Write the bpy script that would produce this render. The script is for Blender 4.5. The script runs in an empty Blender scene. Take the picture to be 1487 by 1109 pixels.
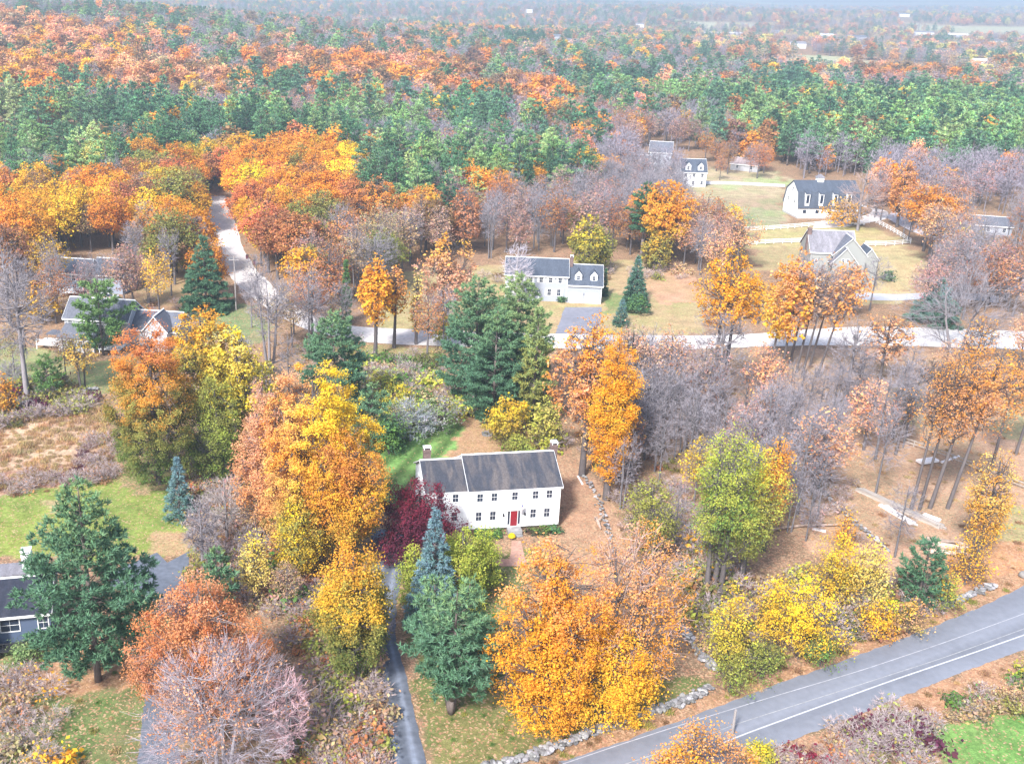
import bpy, math
import numpy as np
from mathutils import Matrix, Vector
PI = math.pi
SC = bpy.context.scene
COL = SC.collection
RS = np.random.default_rng(11)

# ------------------------------------------------------------------ camera model measured from the photograph
F, CX, CY, HC = 1507.0, 603.0, 554.5, 68.0
PIT, ROL = math.radians(20.9), math.radians(1.2)
R0 = np.array([1, 0, 0.]); U0 = np.array([0, math.sin(PIT), math.cos(PIT)]); FW = np.array([0, math.cos(PIT), -math.sin(PIT)])
RV = R0*math.cos(ROL) + U0*math.sin(ROL); UV = U0*math.cos(ROL) - R0*math.sin(ROL); CAM = np.array([0, 0, HC])

def G(a, b, z=0.0):
    d = FW + RV*(a-CX)/F - UV*(b-CY)/F
    return CAM + d*(z-HC)/d[2]

def proj(p):
    q = np.atleast_2d(np.asarray(p, float)) - CAM
    d = q@FW
    return CX + F*(q@RV)/d, CY - F*(q@UV)/d, d

def inpoly(x, y, poly):
    x = np.asarray(x, float); y = np.asarray(y, float)
    ins = np.zeros(x.shape, bool); n = len(poly)
    for i in range(n):
        x0, y0 = poly[i][0], poly[i][1]; x1, y1 = poly[(i+1) % n][0], poly[(i+1) % n][1]
        if y0 == y1: continue
        c = ((y0 > y) != (y1 > y)) & (x < (x1-x0)*(y-y0)/(y1-y0) + x0)
        ins ^= c
    return ins

def gpoly(pts):
    return [tuple(G(a, b)[:2]) for a, b in pts]

# smooth value noise, about uniform in 0..1
_NT = {}
def vnoise(x, y, cell, seed):
    if seed not in _NT: _NT[seed] = np.random.default_rng(seed).random((256, 256))
    T = _NT[seed]; x = np.asarray(x)/cell + 1000.3; y = np.asarray(y)/cell + 1000.7
    i = np.floor(x).astype(int); j = np.floor(y).astype(int); fx = x-i; fy = y-j
    fx = fx*fx*(3-2*fx); fy = fy*fy*(3-2*fy)
    t = lambda a, b: T[a % 256, b % 256]
    v = t(i, j)*(1-fx)*(1-fy) + t(i+1, j)*fx*(1-fy) + t(i, j+1)*(1-fx)*fy + t(i+1, j+1)*fx*fy
    return v

def sstep(a, b, x):
    t = np.clip((np.asarray(x, float)-a)/(b-a), 0, 1); return t*t*(3-2*t)

def height(x, y):
    x = np.asarray(x, float); y = np.asarray(y, float)
    d = np.hypot(x, y)
    h = 36*np.exp(-.5*(((x+520)/330)**2 + ((y-1020)/330)**2))*sstep(400, 620, d)
    h = h + sstep(900, 2200, d)*(vnoise(x, y, 900, 71)-.45)*26 + sstep(3500, 7000, d)*vnoise(x, y, 2200, 72)*70
    return h

# ------------------------------------------------------------------ mesh building
class MB:
    def __init__(s): s.v = []; s.c = []; s.f = []; s.n = 0
    def add(s, v, f, col=(1, 1, 1), mi=0):
        v = np.asarray(v, float).reshape(-1, 3); f = np.asarray(f, int)
        c = np.asarray(col, float)
        if c.ndim == 1: c = np.tile(c, (len(v), 1))
        s.v.append(v); s.c.append(c); s.f.append((f + s.n, mi)); s.n += len(v)
    def join(s, o, mi=None):
        for f, m in o.f: s.f.append((f + s.n, m if mi is None else mi))
        s.v += o.v; s.c += o.c; s.n += o.n
    def mesh(s, name, mats):
        me = bpy.data.meshes.new(name)
        V = np.vstack(s.v); Cc = np.vstack(s.c)
        lt = np.concatenate([np.full(len(f), f.shape[1]) for f, m in s.f]); mi = np.concatenate([np.full(len(f), m) for f, m in s.f])
        lv = np.concatenate([f.ravel() for f, m in s.f])
        me.vertices.add(len(V)); me.vertices.foreach_set('co', V.astype(np.float32).ravel())
        me.loops.add(len(lv)); me.loops.foreach_set('vertex_index', lv.astype(np.int32))
        me.polygons.add(len(lt)); ls = np.concatenate([[0], np.cumsum(lt)[:-1]])
        me.polygons.foreach_set('loop_start', ls.astype(np.int32)); me.polygons.foreach_set('loop_total', lt.astype(np.int32))
        me.polygons.foreach_set('material_index', mi.astype(np.int32))
        a = me.attributes.new('col', 'FLOAT_COLOR', 'POINT')
        a.data.foreach_set('color', np.hstack([Cc, np.ones((len(Cc), 1))]).astype(np.float32).ravel())
        for m in mats: me.materials.append(m)
        me.update(calc_edges=True)
        if name not in ('trunk', 'stem', 'ground', 'far', 'brush', 'boulder', 'crown', 'foliage', 'tuft') and not name.endswith('_tree'): me.shade_flat()
        return me
    def build(s, name, mats, parent=None, loc=None, rz=0):
        if not isinstance(mats, (list, tuple)): mats = [mats]
        o = bpy.data.objects.new(name, s.mesh(name, mats)); COL.objects.link(o)
        if parent is not None: o.parent = parent
        if loc is not None: o.location = loc; o.rotation_euler = (0, 0, rz)
        return o
    def box(s, x0, x1, y0, y1, z0, z1, col=(1, 1, 1), mi=0):
        v = [(x0, y0, z0), (x1, y0, z0), (x1, y1, z0), (x0, y1, z0), (x0, y0, z1), (x1, y0, z1), (x1, y1, z1), (x0, y1, z1)]
        s.add(v, [(0, 3, 2, 1), (4, 5, 6, 7), (0, 1, 5, 4), (1, 2, 6, 5), (2, 3, 7, 6), (3, 0, 4, 7)], col, mi); return s
    def hexa(s, v, col=(1, 1, 1), mi=0):
        s.add(v, [(0, 3, 2, 1), (4, 5, 6, 7), (0, 1, 5, 4), (1, 2, 6, 5), (2, 3, 7, 6), (3, 0, 4, 7)], col, mi); return s
    def prism(s, prof, x0, x1, col=(1, 1, 1), mi=0):
        """prof: (y,z) outline counter-clockwise seen from +x, extruded from x0 to x1"""
        n = len(prof); v = [(x0, a, b) for a, b in prof] + [(x1, a, b) for a, b in prof]
        s.add(v, [[i, (i+1) % n, n+(i+1) % n, n+i] for i in range(n)], col, mi)
        m = s.n-2*n
        s.f.append((np.array([[m+i for i in range(n)][::-1]]), mi)); s.f.append((np.array([[m+n+i for i in range(n)]]), mi)); return s
    def cyl(s, p0, p1, r0, r1=None, k=8, col=(1, 1, 1), mi=0):
        r1 = r0 if r1 is None else r1; p0 = np.array(p0, float); p1 = np.array(p1, float); d = p1-p0; d = d/np.linalg.norm(d)
        a = np.cross(d, [0, 0, 1.] if abs(d[2]) < .9 else [1., 0, 0]); a /= np.linalg.norm(a); b = np.cross(d, a)
        th = np.arange(k)*2*PI/k; ring = np.cos(th)[:, None]*a + np.sin(th)[:, None]*b
        v = np.vstack([p0+ring*r0, p1+ring*r1]); m = s.n
        s.add(v, [[i, (i+1) % k, k+(i+1) % k, k+i] for i in range(k)], col, mi)
        s.f.append((np.array([[m+i for i in range(k)][::-1]]), mi)); s.f.append((np.array([[m+k+i for i in range(k)]]), mi)); return s

def tubes(mb, P0, PM, P1, r0, r1, sides, col, rng):
    n = len(P0)
    if n == 0: return
    d = P1-P0; L = np.linalg.norm(d, axis=1, keepdims=True)+1e-6; d = d/L
    ref = np.where(np.abs(d[:, 2:3]) < .9, np.array([[0, 0, 1.]]), np.array([[1., 0, 0]]))
    a = np.cross(d, ref); a /= np.linalg.norm(a, axis=1, keepdims=True); b = np.cross(d, a)
    ph = rng.random(n)[:, None]*2*PI
    r0 = np.broadcast_to(r0, (n,))[:, None]; r1 = np.broadcast_to(r1, (n,))[:, None]
    ns = sides if sides > 2 else 2
    V = np.zeros((n, 3*ns, 3))
    for k, (P, r) in enumerate(((P0, r0), (PM, (r0+r1)/2), (P1, r1))):
        for j in range(ns):
            t = ph + 2*PI*j/ns
            V[:, k*ns+j] = P + (np.cos(t)*a + np.sin(t)*b)*r
    f = []
    for k in range(2):
        if ns == 2: f.append([k*2, k*2+1, k*2+3, k*2+2])
        else:
            for j in range(ns): f.append([k*ns+j, k*ns+(j+1) % ns, (k+1)*ns+(j+1) % ns, (k+1)*ns+j])
    Fi = (np.arange(n)[:, None, None]*(3*ns) + np.array(f)[None]).reshape(-1, 4)
    col = np.asarray(col, float); c = np.tile(col, (n*3*ns, 1))*np.repeat(rng.uniform(.8, 1.2, (n, 1)), 3*ns, axis=0)
    mb.add(V.reshape(-1, 3), Fi, c)

def leaves(mb, C, N, size, ratio, col, rng, tang=None):
    """rhombic leaf sprays: centres C, normals N, half lengths size"""
    n = len(C)
    N = N/(np.linalg.norm(N, axis=1, keepdims=True)+1e-9)
    t = rng.normal(size=(n, 3)) if tang is None else tang
    a = t - N*(np.sum(t*N, axis=1, keepdims=True)); a /= np.linalg.norm(a, axis=1, keepdims=True)+1e-9
    b = np.cross(N, a); s = np.broadcast_to(size, (n,))[:, None]
    V = np.stack([C-a*s, C-b*s*ratio, C+a*s, C+b*s*ratio], 1)
    Fi = np.arange(n*4).reshape(n, 4)
    mb.add(V.reshape(-1, 3), Fi, np.repeat(col, 4, axis=0))

# ------------------------------------------------------------------ trees
PROF = {
 'round': [(0, .25), (.08, .6), (.25, .92), (.45, 1), (.65, .93), (.82, .7), (.93, .42), (1, .08)],
 'oval':  [(0, .3), (.15, .75), (.35, 1), (.55, .95), (.75, .72), (.9, .42), (1, .08)],
 'dome':  [(0, .7), (.12, .95), (.3, 1), (.5, .95), (.7, .78), (.87, .5), (1, .1)],
 'vase':  [(0, .15), (.2, .4), (.45, .75), (.7, 1), (.85, .85), (.95, .5), (1, .15)],
 'column': [(0, .35), (.1, .7), (.3, 1), (.6, 1), (.8, .75), (.93, .4), (1, .08)],
 'fan': [(0, .2), (.2, .7), (.4, 1), (.6, 1), (.8, .8), (.93, .5), (1, .15)],
 'shrub': [(0, .8), (.3, 1), (.6, .9), (.85, .55), (1, .15)],
}
def env(n, prof, R, hb, Ht, rho_p, rng, lp, lump=.18):
    T = np.array(PROF[prof]); t = rng.random(n*4); w = np.interp(t, T[:, 0], T[:, 1])
    t = t[rng.random(n*4) < w**1.3 + .03][:n]
    while len(t) < n: t = np.concatenate([t, rng.random(n-len(t))])
    r = np.interp(t, T[:, 0], T[:, 1]); th = rng.random(n)*2*PI
    k = 1 + lump*(np.cos(2*th+lp[0]+3*t) + np.cos(3*th+lp[1]-5*t)*.8 + np.cos(5*th+lp[2]+7*t)*.6)
    rho = rng.random(n)**(1/rho_p)
    z = hb + (Ht-hb)*t*(1 + .05*np.cos(3*th+lp[3]))
    zc = hb + (Ht-hb)*.42
    if rho_p < 4: z = zc + (z-zc)*np.minimum(1, rho+.15)
    return np.stack([np.cos(th)*r*R*rho*k, np.sin(th)*r*R*rho*k, z], 1), t

def grow(parentP, tips, rng, t_lo, t_hi, sag, pull=.0):
    """connect tips to parent polylines (P0,PM,P1), nearest parent first"""
    P0, PM, P1 = parentP
    ref = P1*.6 + PM*.4
    D = ((tips[:, None, :]-ref[None])**2).sum(2)
    D += np.maximum(0, ref[None, :, 2]-tips[:, None, 2])**2*1.5
    idx = D.argmin(1); t = rng.uniform(t_lo, t_hi, len(tips))[:, None]
    s = np.where(t < .5, P0[idx]+(PM[idx]-P0[idx])*t*2, PM[idx]+(P1[idx]-PM[idx])*(t-.5)*2)
    L = np.linalg.norm(tips-s, axis=1, keepdims=True)
    m = s*.45 + tips*.55 + np.concatenate([rng.normal(size=(len(tips), 2))*.07, np.full((len(tips), 1), sag)], 1)*L
    return s, m, tips

BARK = (.115, .10, .10)
def decid(Ht=16, R=6, hb=3, prof='round', seed=1, dens=5., leaf=.3, ratio=.62, pal=None, bark=BARK, n2=70, n3=500, n4=0,
          stems=1, spread=0., lean=(0, 0), tr=None, leaf_z=(0, 1), clump=.42, twigc=None, lump=.18, split=None, twr=.022):
    """pal(t, az, w, rng) -> colours. Returns (wood MB, leaf MB)"""
    rng = np.random.default_rng(seed); wood = MB(); lv = MB(); lp = rng.random(4)*6.28
    tr = tr or Ht*.016+.05
    n1 = 9 if stems == 1 else 5*stems
    tips1, t1 = env(n1, prof, R, hb, Ht, 2.2, rng, lp); tips1[:, :2] *= .75
    top = np.array([[0, 0, hb+(Ht-hb)*.9]])
    # stems
    if stems == 1: ends = top; base = np.zeros((1, 3))
    else:
        an = np.arange(stems)*2*PI/stems + rng.random()*6; base = np.stack([np.cos(an), np.sin(an), an*0], 1)*tr*2.2
        ends = np.stack([np.cos(an)*R*(.38+spread), np.sin(an)*R*(.38+spread), hb+(Ht-hb)*rng.uniform(.7, .92, stems)], 1)
    base = base - np.array([[0, 0, .3]])
    mid = base*.5 + ends*.5; mid[:, :2] = base[:, :2]*.6 + ends[:, :2]*.4 + rng.normal(size=(len(base), 2))*R*.04
    rr = tr if stems == 1 else tr*.75
    tubes(wood, base, mid, ends, rr*1.25, rr*.25, 7, bark, rng)
    d = ((tips1[:, None, :2]-ends[None, :, :2])**2).sum(2).argmin(1)
    z0 = np.clip((tips1[:, 2]-np.hypot(tips1[:, 0], tips1[:, 1])*.55)/ends[d, 2], .12 if prof == 'shrub' else max(.15, hb*.6/Ht), .85)[:, None]
    s1 = np.where(z0 < .5, base[d]+(mid[d]-base[d])*z0*2, mid[d]+(ends[d]-mid[d])*(z0-.5)*2)
    L1 = np.linalg.norm(tips1-s1, axis=1, keepdims=True)
    m1 = s1*.5+tips1*.5 + np.concatenate([rng.normal(size=(n1, 2))*.08, np.full((n1, 1), -.04)], 1)*L1
    tubes(wood, s1, m1, tips1, rr*.5, rr*.14, 5, bark, rng)
    P1 = (np.vstack([s1, mid]), np.vstack([m1, (mid+ends)/2]), np.vstack([tips1, ends]))
    tips2, t2 = env(n2, prof, R*.93, hb, Ht*.97, 2.6, rng, lp, lump)
    s, m, e = grow(P1, tips2, rng, .3, .95, -.05); tubes(wood, s, m, e, rr*.22, rr*.07, 4, bark, rng)
    tips3, t3 = env(n3, prof, R, hb, Ht, 3.2, rng, lp, lump)
    s, m, e = grow((s, m, e), tips3, rng, .3, 1, .02)
    tc = twigc or bark
    tubes(wood, s, m, e, rr*.085+.008, twr*.6, 3, tc, rng)
    last = e; lt = t3
    if n4:
        Q = (s, m, e); t4 = rng.integers(0, n3, n4); off = rng.normal(size=(n4, 3)); off[:, 2] = np.abs(off[:, 2])*.9-.1
        out = e[t4]-np.array([0, 0, hb+(Ht-hb)*.35]); out /= np.linalg.norm(out, axis=1, keepdims=True)+1e-6
        tt = rng.uniform(.35, 1, (n4, 1)); st = m[t4]+(e[t4]-m[t4])*tt
        ln = rng.uniform(.35, 1.25, (n4, 1))*R*.16+.15
        en = st + (off*.42+out*.65)*ln; md = (st+en)/2 + rng.normal(size=(n4, 3))*ln*.06
        tubes(wood, st, md, en, twr, twr*.45, 2, tc, rng)
    if dens > 0:
        area = PI*R*(Ht-hb)/2*(1.1); n = int(dens*area/(2*leaf*leaf*ratio))
        ok = (lt >= leaf_z[0]) & (lt <= leaf_z[1]); src = last[ok]; srt = lt[ok]
        w = rng.random(len(src)); pw = rng.random(len(src))**1.6+.12; k = rng.choice(len(src), n, p=pw/pw.sum())
        C = src[k] + rng.normal(size=(n, 3))*np.array([clump, clump, clump*.75])*(.6+.8*w[k])[:, None]
        out = C - np.array([0, 0, hb+(Ht-hb)*.4]); out /= np.linalg.norm(out, axis=1, keepdims=True)+1e-6
        N = out*.5 + np.array([0, 0, .45]) + rng.normal(size=(n, 3))*.6
        tt = np.clip((C[:, 2]-hb)/(Ht-hb), 0, 1); az = np.arctan2(C[:, 1], C[:, 0])
        big = .5+.5*np.sin(C[:, 0]*1.3/R*3+lp[0])*np.cos(C[:, 1]*1.1/R*3+lp[1]+C[:, 2]*.5)
        col = pal(tt, az, w[k]*.6+big*.4, rng) if pal else neutral(tt, w[k], rng)
        leaves(lv, C, N, leaf*np.clip(rng.lognormal(-.04, .32, n), .45, 1.7), ratio, col, rng)
    for mb in (wood, lv):
        for v in mb.v:
            z = v[:, 2]; v[:, 0] += lean[0]*z; v[:, 1] += lean[1]*z
    return wood, lv

def neutral(t, w, rng):
    n = len(t); b = (.78+.4*w)*rng.uniform(.85, 1.18, n)
    c = np.stack([b*(1+.05*rng.normal(size=n)), b*(1+.10*rng.normal(size=n)+.12*(w-.5)), b*(1+.15*rng.normal(size=n))], 1)
    return np.clip(c, 0, 2)

def conifer(Ht=20, R=5, hb=2.5, seed=1, kind='pine', dens=1., blade=.42, pal=None, stems=1, lean=(0, 0), bark=(.15, .12, .11), whorl=.8, tr=None, flat=1., q=12, ratio=.17):
    rng = np.random.default_rng(seed); wood = MB(); lv = MB(); tr = tr or Ht*.014+.08
    if kind == 'spruce': T = [(0, 1), (.1, .98), (.4, .68), (.7, .36), (.9, .13), (1, .02)]
    elif kind == 'cedar': T = [(0, .7), (.2, 1), (.5, .85), (.8, .5), (1, .1)]
    elif kind == 'pinefar': T = [(0, .7), (.15, 1), (.4, .88), (.65, .62), (.85, .34), (1, .05)]
    else: T = [(0, .62), (.12, .88), (.3, 1), (.55, .86), (.75, .62), (.9, .36), (1, .1)]
    T = np.array(T); kind = 'pine' if kind == 'pinefar' else kind
    for sidx in range(stems):
        if stems == 1: ox = oy = dxs = dys = 0; Hs = Ht
        else:
            a = sidx*2*PI/stems+rng.random(); dxs, dys = math.cos(a)*R*.45, math.sin(a)*R*.45; Hs = Ht*rng.uniform(.85, 1)
        ax = lambda z: np.stack([dxs*np.clip(z/Hs, 0, 1)**.7, dys*np.clip(z/Hs, 0, 1)**.7, z], -1)
        zz = np.linspace(-.3, Hs, 8)
        A = ax(zz)
        tubes(wood, A[:-1], (A[:-1]+A[1:])/2, A[1:], 0, 0, 7, bark, rng) if False else None
        rad = tr*(1-np.clip(zz/Hs, 0, 1)*.92)
        for i in range(7): wood.cyl(A[i], A[i+1], rad[i], rad[i+1], 7, np.array(bark)*rng.uniform(.9, 1.1))
        nw = int((Hs-hb)/whorl); zs = []; azs = []
        for i in range(nw):
            z = hb+(Hs-hb)*(i+rng.random()*.6)/nw; k = 6 if kind == 'pine' else 8
            zs += list(z+rng.normal(size=k)*whorl*.25); azs += list(np.arange(k)*2*PI/k+rng.random()*6+rng.normal(size=k)*.25)
        z = np.array(zs); az = np.array(azs); t = np.clip((z-hb)/(Hs-hb), 0, 1)
        jit = rng.uniform(.62, 1.16, len(z)) if kind == 'pine' else rng.uniform(.86, 1.07, len(z))
        side = 1+.14*np.cos(az*2+rng.random()*6)
        L = np.interp(t, T[:, 0], T[:, 1])*R/(1 if stems == 1 else 1.35)*jit*side
        sl = {'pine': .10+.5*t, 'spruce': -.22+.45*t, 'cedar': .5+.4*t}[kind] + rng.normal(size=len(z))*.07
        d = np.stack([np.cos(az), np.sin(az), sl], 1); B0 = ax(np.minimum(z, Hs)); B1 = B0+d*L[:, None]; BM = B0+d*L[:, None]*.5-np.array([0, 0, .05])*L[:, None]
        tubes(wood, B0, BM, B1, tr*.18*(1-t)+.02, .012, 3, bark, rng)
        m = np.maximum(2, (L*L*(.9 if kind == 'pine' else 1.1)*dens+L*1.4*dens)).astype(int)
        k = np.repeat(np.arange(len(z)), m); n = len(k)
        s = np.sqrt(rng.uniform(.08, 1, n)); lat = rng.uniform(-1, 1, n)*(.34*s*(1.25-s*.6))
        per = np.stack([-np.sin(az), np.cos(az), az*0], 1)
        Cc = B0[k]+(d[k]*s[:, None]+per[k]*lat[:, None])*L[k][:, None]; Cc[:, 2] += rng.normal(size=n)*.12*flat - (np.abs(lat)*L[k]*.12)
        kk = np.repeat(np.arange(n), q); C2 = Cc[kk]; N = len(kk)
        od = d[k][kk]*.55+per[k][kk]*(lat[kk]*1.1)[:, None]
        dr = od + np.array([0, 0, .35 if kind == 'pine' else .05]) + rng.normal(size=(N, 3))*(.55 if kind == 'pine' else .42)
        dr /= np.linalg.norm(dr, axis=1, keepdims=True)
        bl = blade*rng.uniform(.6, 1.2, N)
        w = rng.random(n)[kk]; nr = np.cross(dr, rng.normal(size=(N, 3)))+np.array([0, 0, .5])
        tt = t[k][kk]; ss = s[kk]
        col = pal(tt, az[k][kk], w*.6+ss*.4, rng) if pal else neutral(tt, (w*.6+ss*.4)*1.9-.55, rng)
        leaves(lv, C2+dr*bl[:, None]*.6, nr, bl, ratio, col, rng, tang=dr)
    for mb in (wood, lv):
        for v in mb.v:
            zq = v[:, 2]; v[:, 0] += lean[0]*zq; v[:, 1] += lean[1]*zq
    return wood, lv

# palettes: linear albedo
CN = dict(orange=(.74, .31, .045), brightorange=(.83, .375, .03), gold=(.77, .45, .045), yellow=(.88, .64, .04), paleyellow=(.72, .58, .18), rust=(.47, .205, .085),
  redorange=(.62, .225, .085), peach=(.74, .38, .20), pink=(.50, .30, .23), tan=(.48, .33, .18), brown=(.28, .17, .09), olive=(.29, .28, .075), darkolive=(.15, .16, .05), lime=(.40, .45, .065),
  yellowgreen=(.45, .46, .08), green=(.13, .24, .06), pine=(.09, .18, .095), darkpine=(.05, .112, .062), bluegreen=(.115, .225, .14), blue=(.16, .26, .30), crimson=(.21, .025, .045),
  maroon=(.12, .03, .055), red=(.55, .09, .06), lilac=(.40, .36, .40), grey=(.34, .31, .33), white=(.7, .66, .66), palegreen=(.30, .36, .16), lightpine=(.20, .30, .12))
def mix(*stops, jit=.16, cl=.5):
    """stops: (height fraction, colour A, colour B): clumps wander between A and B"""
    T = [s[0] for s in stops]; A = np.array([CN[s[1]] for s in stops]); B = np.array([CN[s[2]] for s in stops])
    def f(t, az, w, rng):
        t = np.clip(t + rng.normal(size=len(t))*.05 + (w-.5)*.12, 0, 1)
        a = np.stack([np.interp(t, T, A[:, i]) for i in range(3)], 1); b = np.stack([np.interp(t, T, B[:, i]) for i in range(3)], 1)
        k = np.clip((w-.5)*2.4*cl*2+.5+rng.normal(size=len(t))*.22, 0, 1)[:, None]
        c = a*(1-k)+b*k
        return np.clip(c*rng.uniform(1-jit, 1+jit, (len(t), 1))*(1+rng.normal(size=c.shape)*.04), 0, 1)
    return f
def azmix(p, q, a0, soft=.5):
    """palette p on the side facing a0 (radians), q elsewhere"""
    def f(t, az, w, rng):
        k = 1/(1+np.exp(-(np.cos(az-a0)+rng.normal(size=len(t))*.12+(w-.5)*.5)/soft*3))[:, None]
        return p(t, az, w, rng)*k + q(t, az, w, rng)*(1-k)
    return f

# ------------------------------------------------------------------ materials
def newmat(name):
    m = bpy.data.materials.new(name); m.use_nodes = True; nt = m.node_tree
    for n in list(nt.nodes): nt.nodes.remove(n)
    o = nt.nodes.new('ShaderNodeOutputMaterial'); return m, nt, o
def N(nt, t, **k):
    n = nt.nodes.new(t)
    for a, b in k.items(): setattr(n, a, b)
    return n
def mulc(nt, a, b, t='MULTIPLY', fac=1.0):
    n = nt.nodes.new('ShaderNodeMix'); n.data_type = 'RGBA'; n.blend_type = t
    for s, v in ((n.inputs[6], a), (n.inputs[7], b), (n.inputs[0], fac)):
        if hasattr(v, 'is_output'): nt.links.new(v, s)
        elif isinstance(v, (int, float)): s.default_value = v
        else: s.default_value = (*v, 1)
    return n.outputs[2]
def leafmat(name, instancer=False, trans=.3):
    m, nt, o = newmat(name)
    a = N(nt, 'ShaderNodeAttribute', attribute_name='col'); c = a.outputs['Color']
    if instancer:
        b = N(nt, 'ShaderNodeAttribute', attribute_name='tint', attribute_type='INSTANCER'); c = mulc(nt, c, b.outputs['Color'])
    else:
        b = N(nt, 'ShaderNodeObjectInfo'); c = mulc(nt, c, b.outputs['Color'])
    d = N(nt, 'ShaderNodeBsdfDiffuse'); t = N(nt, 'ShaderNodeBsdfTranslucent'); x = N(nt, 'ShaderNodeMixShader'); x.inputs[0].default_value = trans
    nt.links.new(c, d.inputs[0]); nt.links.new(c, t.inputs[0]); nt.links.new(d.outputs[0], x.inputs[1]); nt.links.new(t.outputs[0], x.inputs[2]); nt.links.new(x.outputs[0], o.inputs[0])
    return m
def barkmat():
    m, nt, o = newmat('bark'); a = N(nt, 'ShaderNodeAttribute', attribute_name='col')
    tc = N(nt, 'ShaderNodeTexCoord'); no = N(nt, 'ShaderNodeTexNoise'); no.inputs['Scale'].default_value = 3.; no.inputs['Detail'].default_value = 3
    mp = N(nt, 'ShaderNodeMapping'); mp.inputs['Scale'].default_value = (2, 2, .4); nt.links.new(tc.outputs['Object'], mp.inputs[0]); nt.links.new(mp.outputs[0], no.inputs[0])
    r = N(nt, 'ShaderNodeMapRange'); r.inputs[3].default_value = .6; r.inputs[4].default_value = 1.4; nt.links.new(no.outputs[0], r.inputs[0])
    c = mulc(nt, a.outputs['Color'], r.outputs[0]); d = N(nt, 'ShaderNodeBsdfDiffuse'); nt.links.new(c, d.inputs[0]); nt.links.new(d.outputs[0], o.inputs[0]); return m
def solid(name, rgb, rough=.7, metal=0, noise=0., scale=3., spec=.3, stretch=(1, 1, 1), detail=4, noise2=None, bump=0.):
    m, nt, o = newmat(name); p = N(nt, 'ShaderNodeBsdfPrincipled')
    p.inputs['Roughness'].default_value = rough; p.inputs['Metallic'].default_value = metal; p.inputs['Specular IOR Level'].default_value = spec
    a = N(nt, 'ShaderNodeAttribute', attribute_name='col'); c = mulc(nt, a.outputs['Color'], rgb)
    tc = N(nt, 'ShaderNodeTexCoord'); mp = N(nt, 'ShaderNodeMapping'); mp.inputs['Scale'].default_value = stretch; nt.links.new(tc.outputs['Object'], mp.inputs[0])
    if noise:
        for sc_, am in ((scale, noise), (noise2 or (scale*.18, noise*.7))):
            no = N(nt, 'ShaderNodeTexNoise'); no.inputs['Scale'].default_value = sc_; no.inputs['Detail'].default_value = detail; nt.links.new(mp.outputs[0], no.inputs[0])
            r = N(nt, 'ShaderNodeMapRange'); r.inputs[1].default_value = .25; r.inputs[2].default_value = .75; r.inputs[3].default_value = 1-am; r.inputs[4].default_value = 1+am; nt.links.new(no.outputs[0], r.inputs[0])
            c = mulc(nt, c, r.outputs[0])
            if bump:
                bu = N(nt, 'ShaderNodeBump'); bu.inputs['Strength'].default_value = bump; bu.inputs['Distance'].default_value = .05; nt.links.new(no.outputs[0], bu.inputs['Height']); nt.links.new(bu.outputs[0], p.inputs['Normal'])
    nt.links.new(c, p.inputs['Base Color']); nt.links.new(p.outputs[0], o.inputs[0]); return m
def siding(name, rgb, pitch=.14):
    m, nt, o = newmat(name); p = N(nt, 'ShaderNodeBsdfPrincipled'); p.inputs['Roughness'].default_value = .6; p.inputs['Specular IOR Level'].default_value = .2
    tc = N(nt, 'ShaderNodeTexCoord'); w = N(nt, 'ShaderNodeTexWave', wave_type='BANDS', bands_direction='Z', wave_profile='SAW'); w.inputs['Scale'].default_value = 1/pitch*.314*1.0
    nt.links.new(tc.outputs['Object'], w.inputs[0]); r = N(nt, 'ShaderNodeMapRange'); r.inputs[3].default_value = .92; r.inputs[4].default_value = 1.0; nt.links.new(w.outputs['Fac'], r.inputs[0])
    no = N(nt, 'ShaderNodeTexNoise'); no.inputs['Scale'].default_value = .8; no.inputs['Detail'].default_value = 5; nt.links.new(tc.outputs['Object'], no.inputs[0])
    r2 = N(nt, 'ShaderNodeMapRange'); r2.inputs[3].default_value = .96; r2.inputs[4].default_value = 1.04; nt.links.new(no.outputs[0], r2.inputs[0])
    c = mulc(nt, mulc(nt, r.outputs[0], r2.outputs[0]), rgb); nt.links.new(c, p.inputs['Base Color'])
    bu = N(nt, 'ShaderNodeBump'); bu.inputs['Strength'].default_value = .0; bu.inputs['Distance'].default_value = .01; nt.links.new(w.outputs['Fac'], bu.inputs['Height']); nt.links.new(bu.outputs[0], p.inputs['Normal'])
    nt.links.new(p.outputs[0], o.inputs[0]); return m
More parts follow.
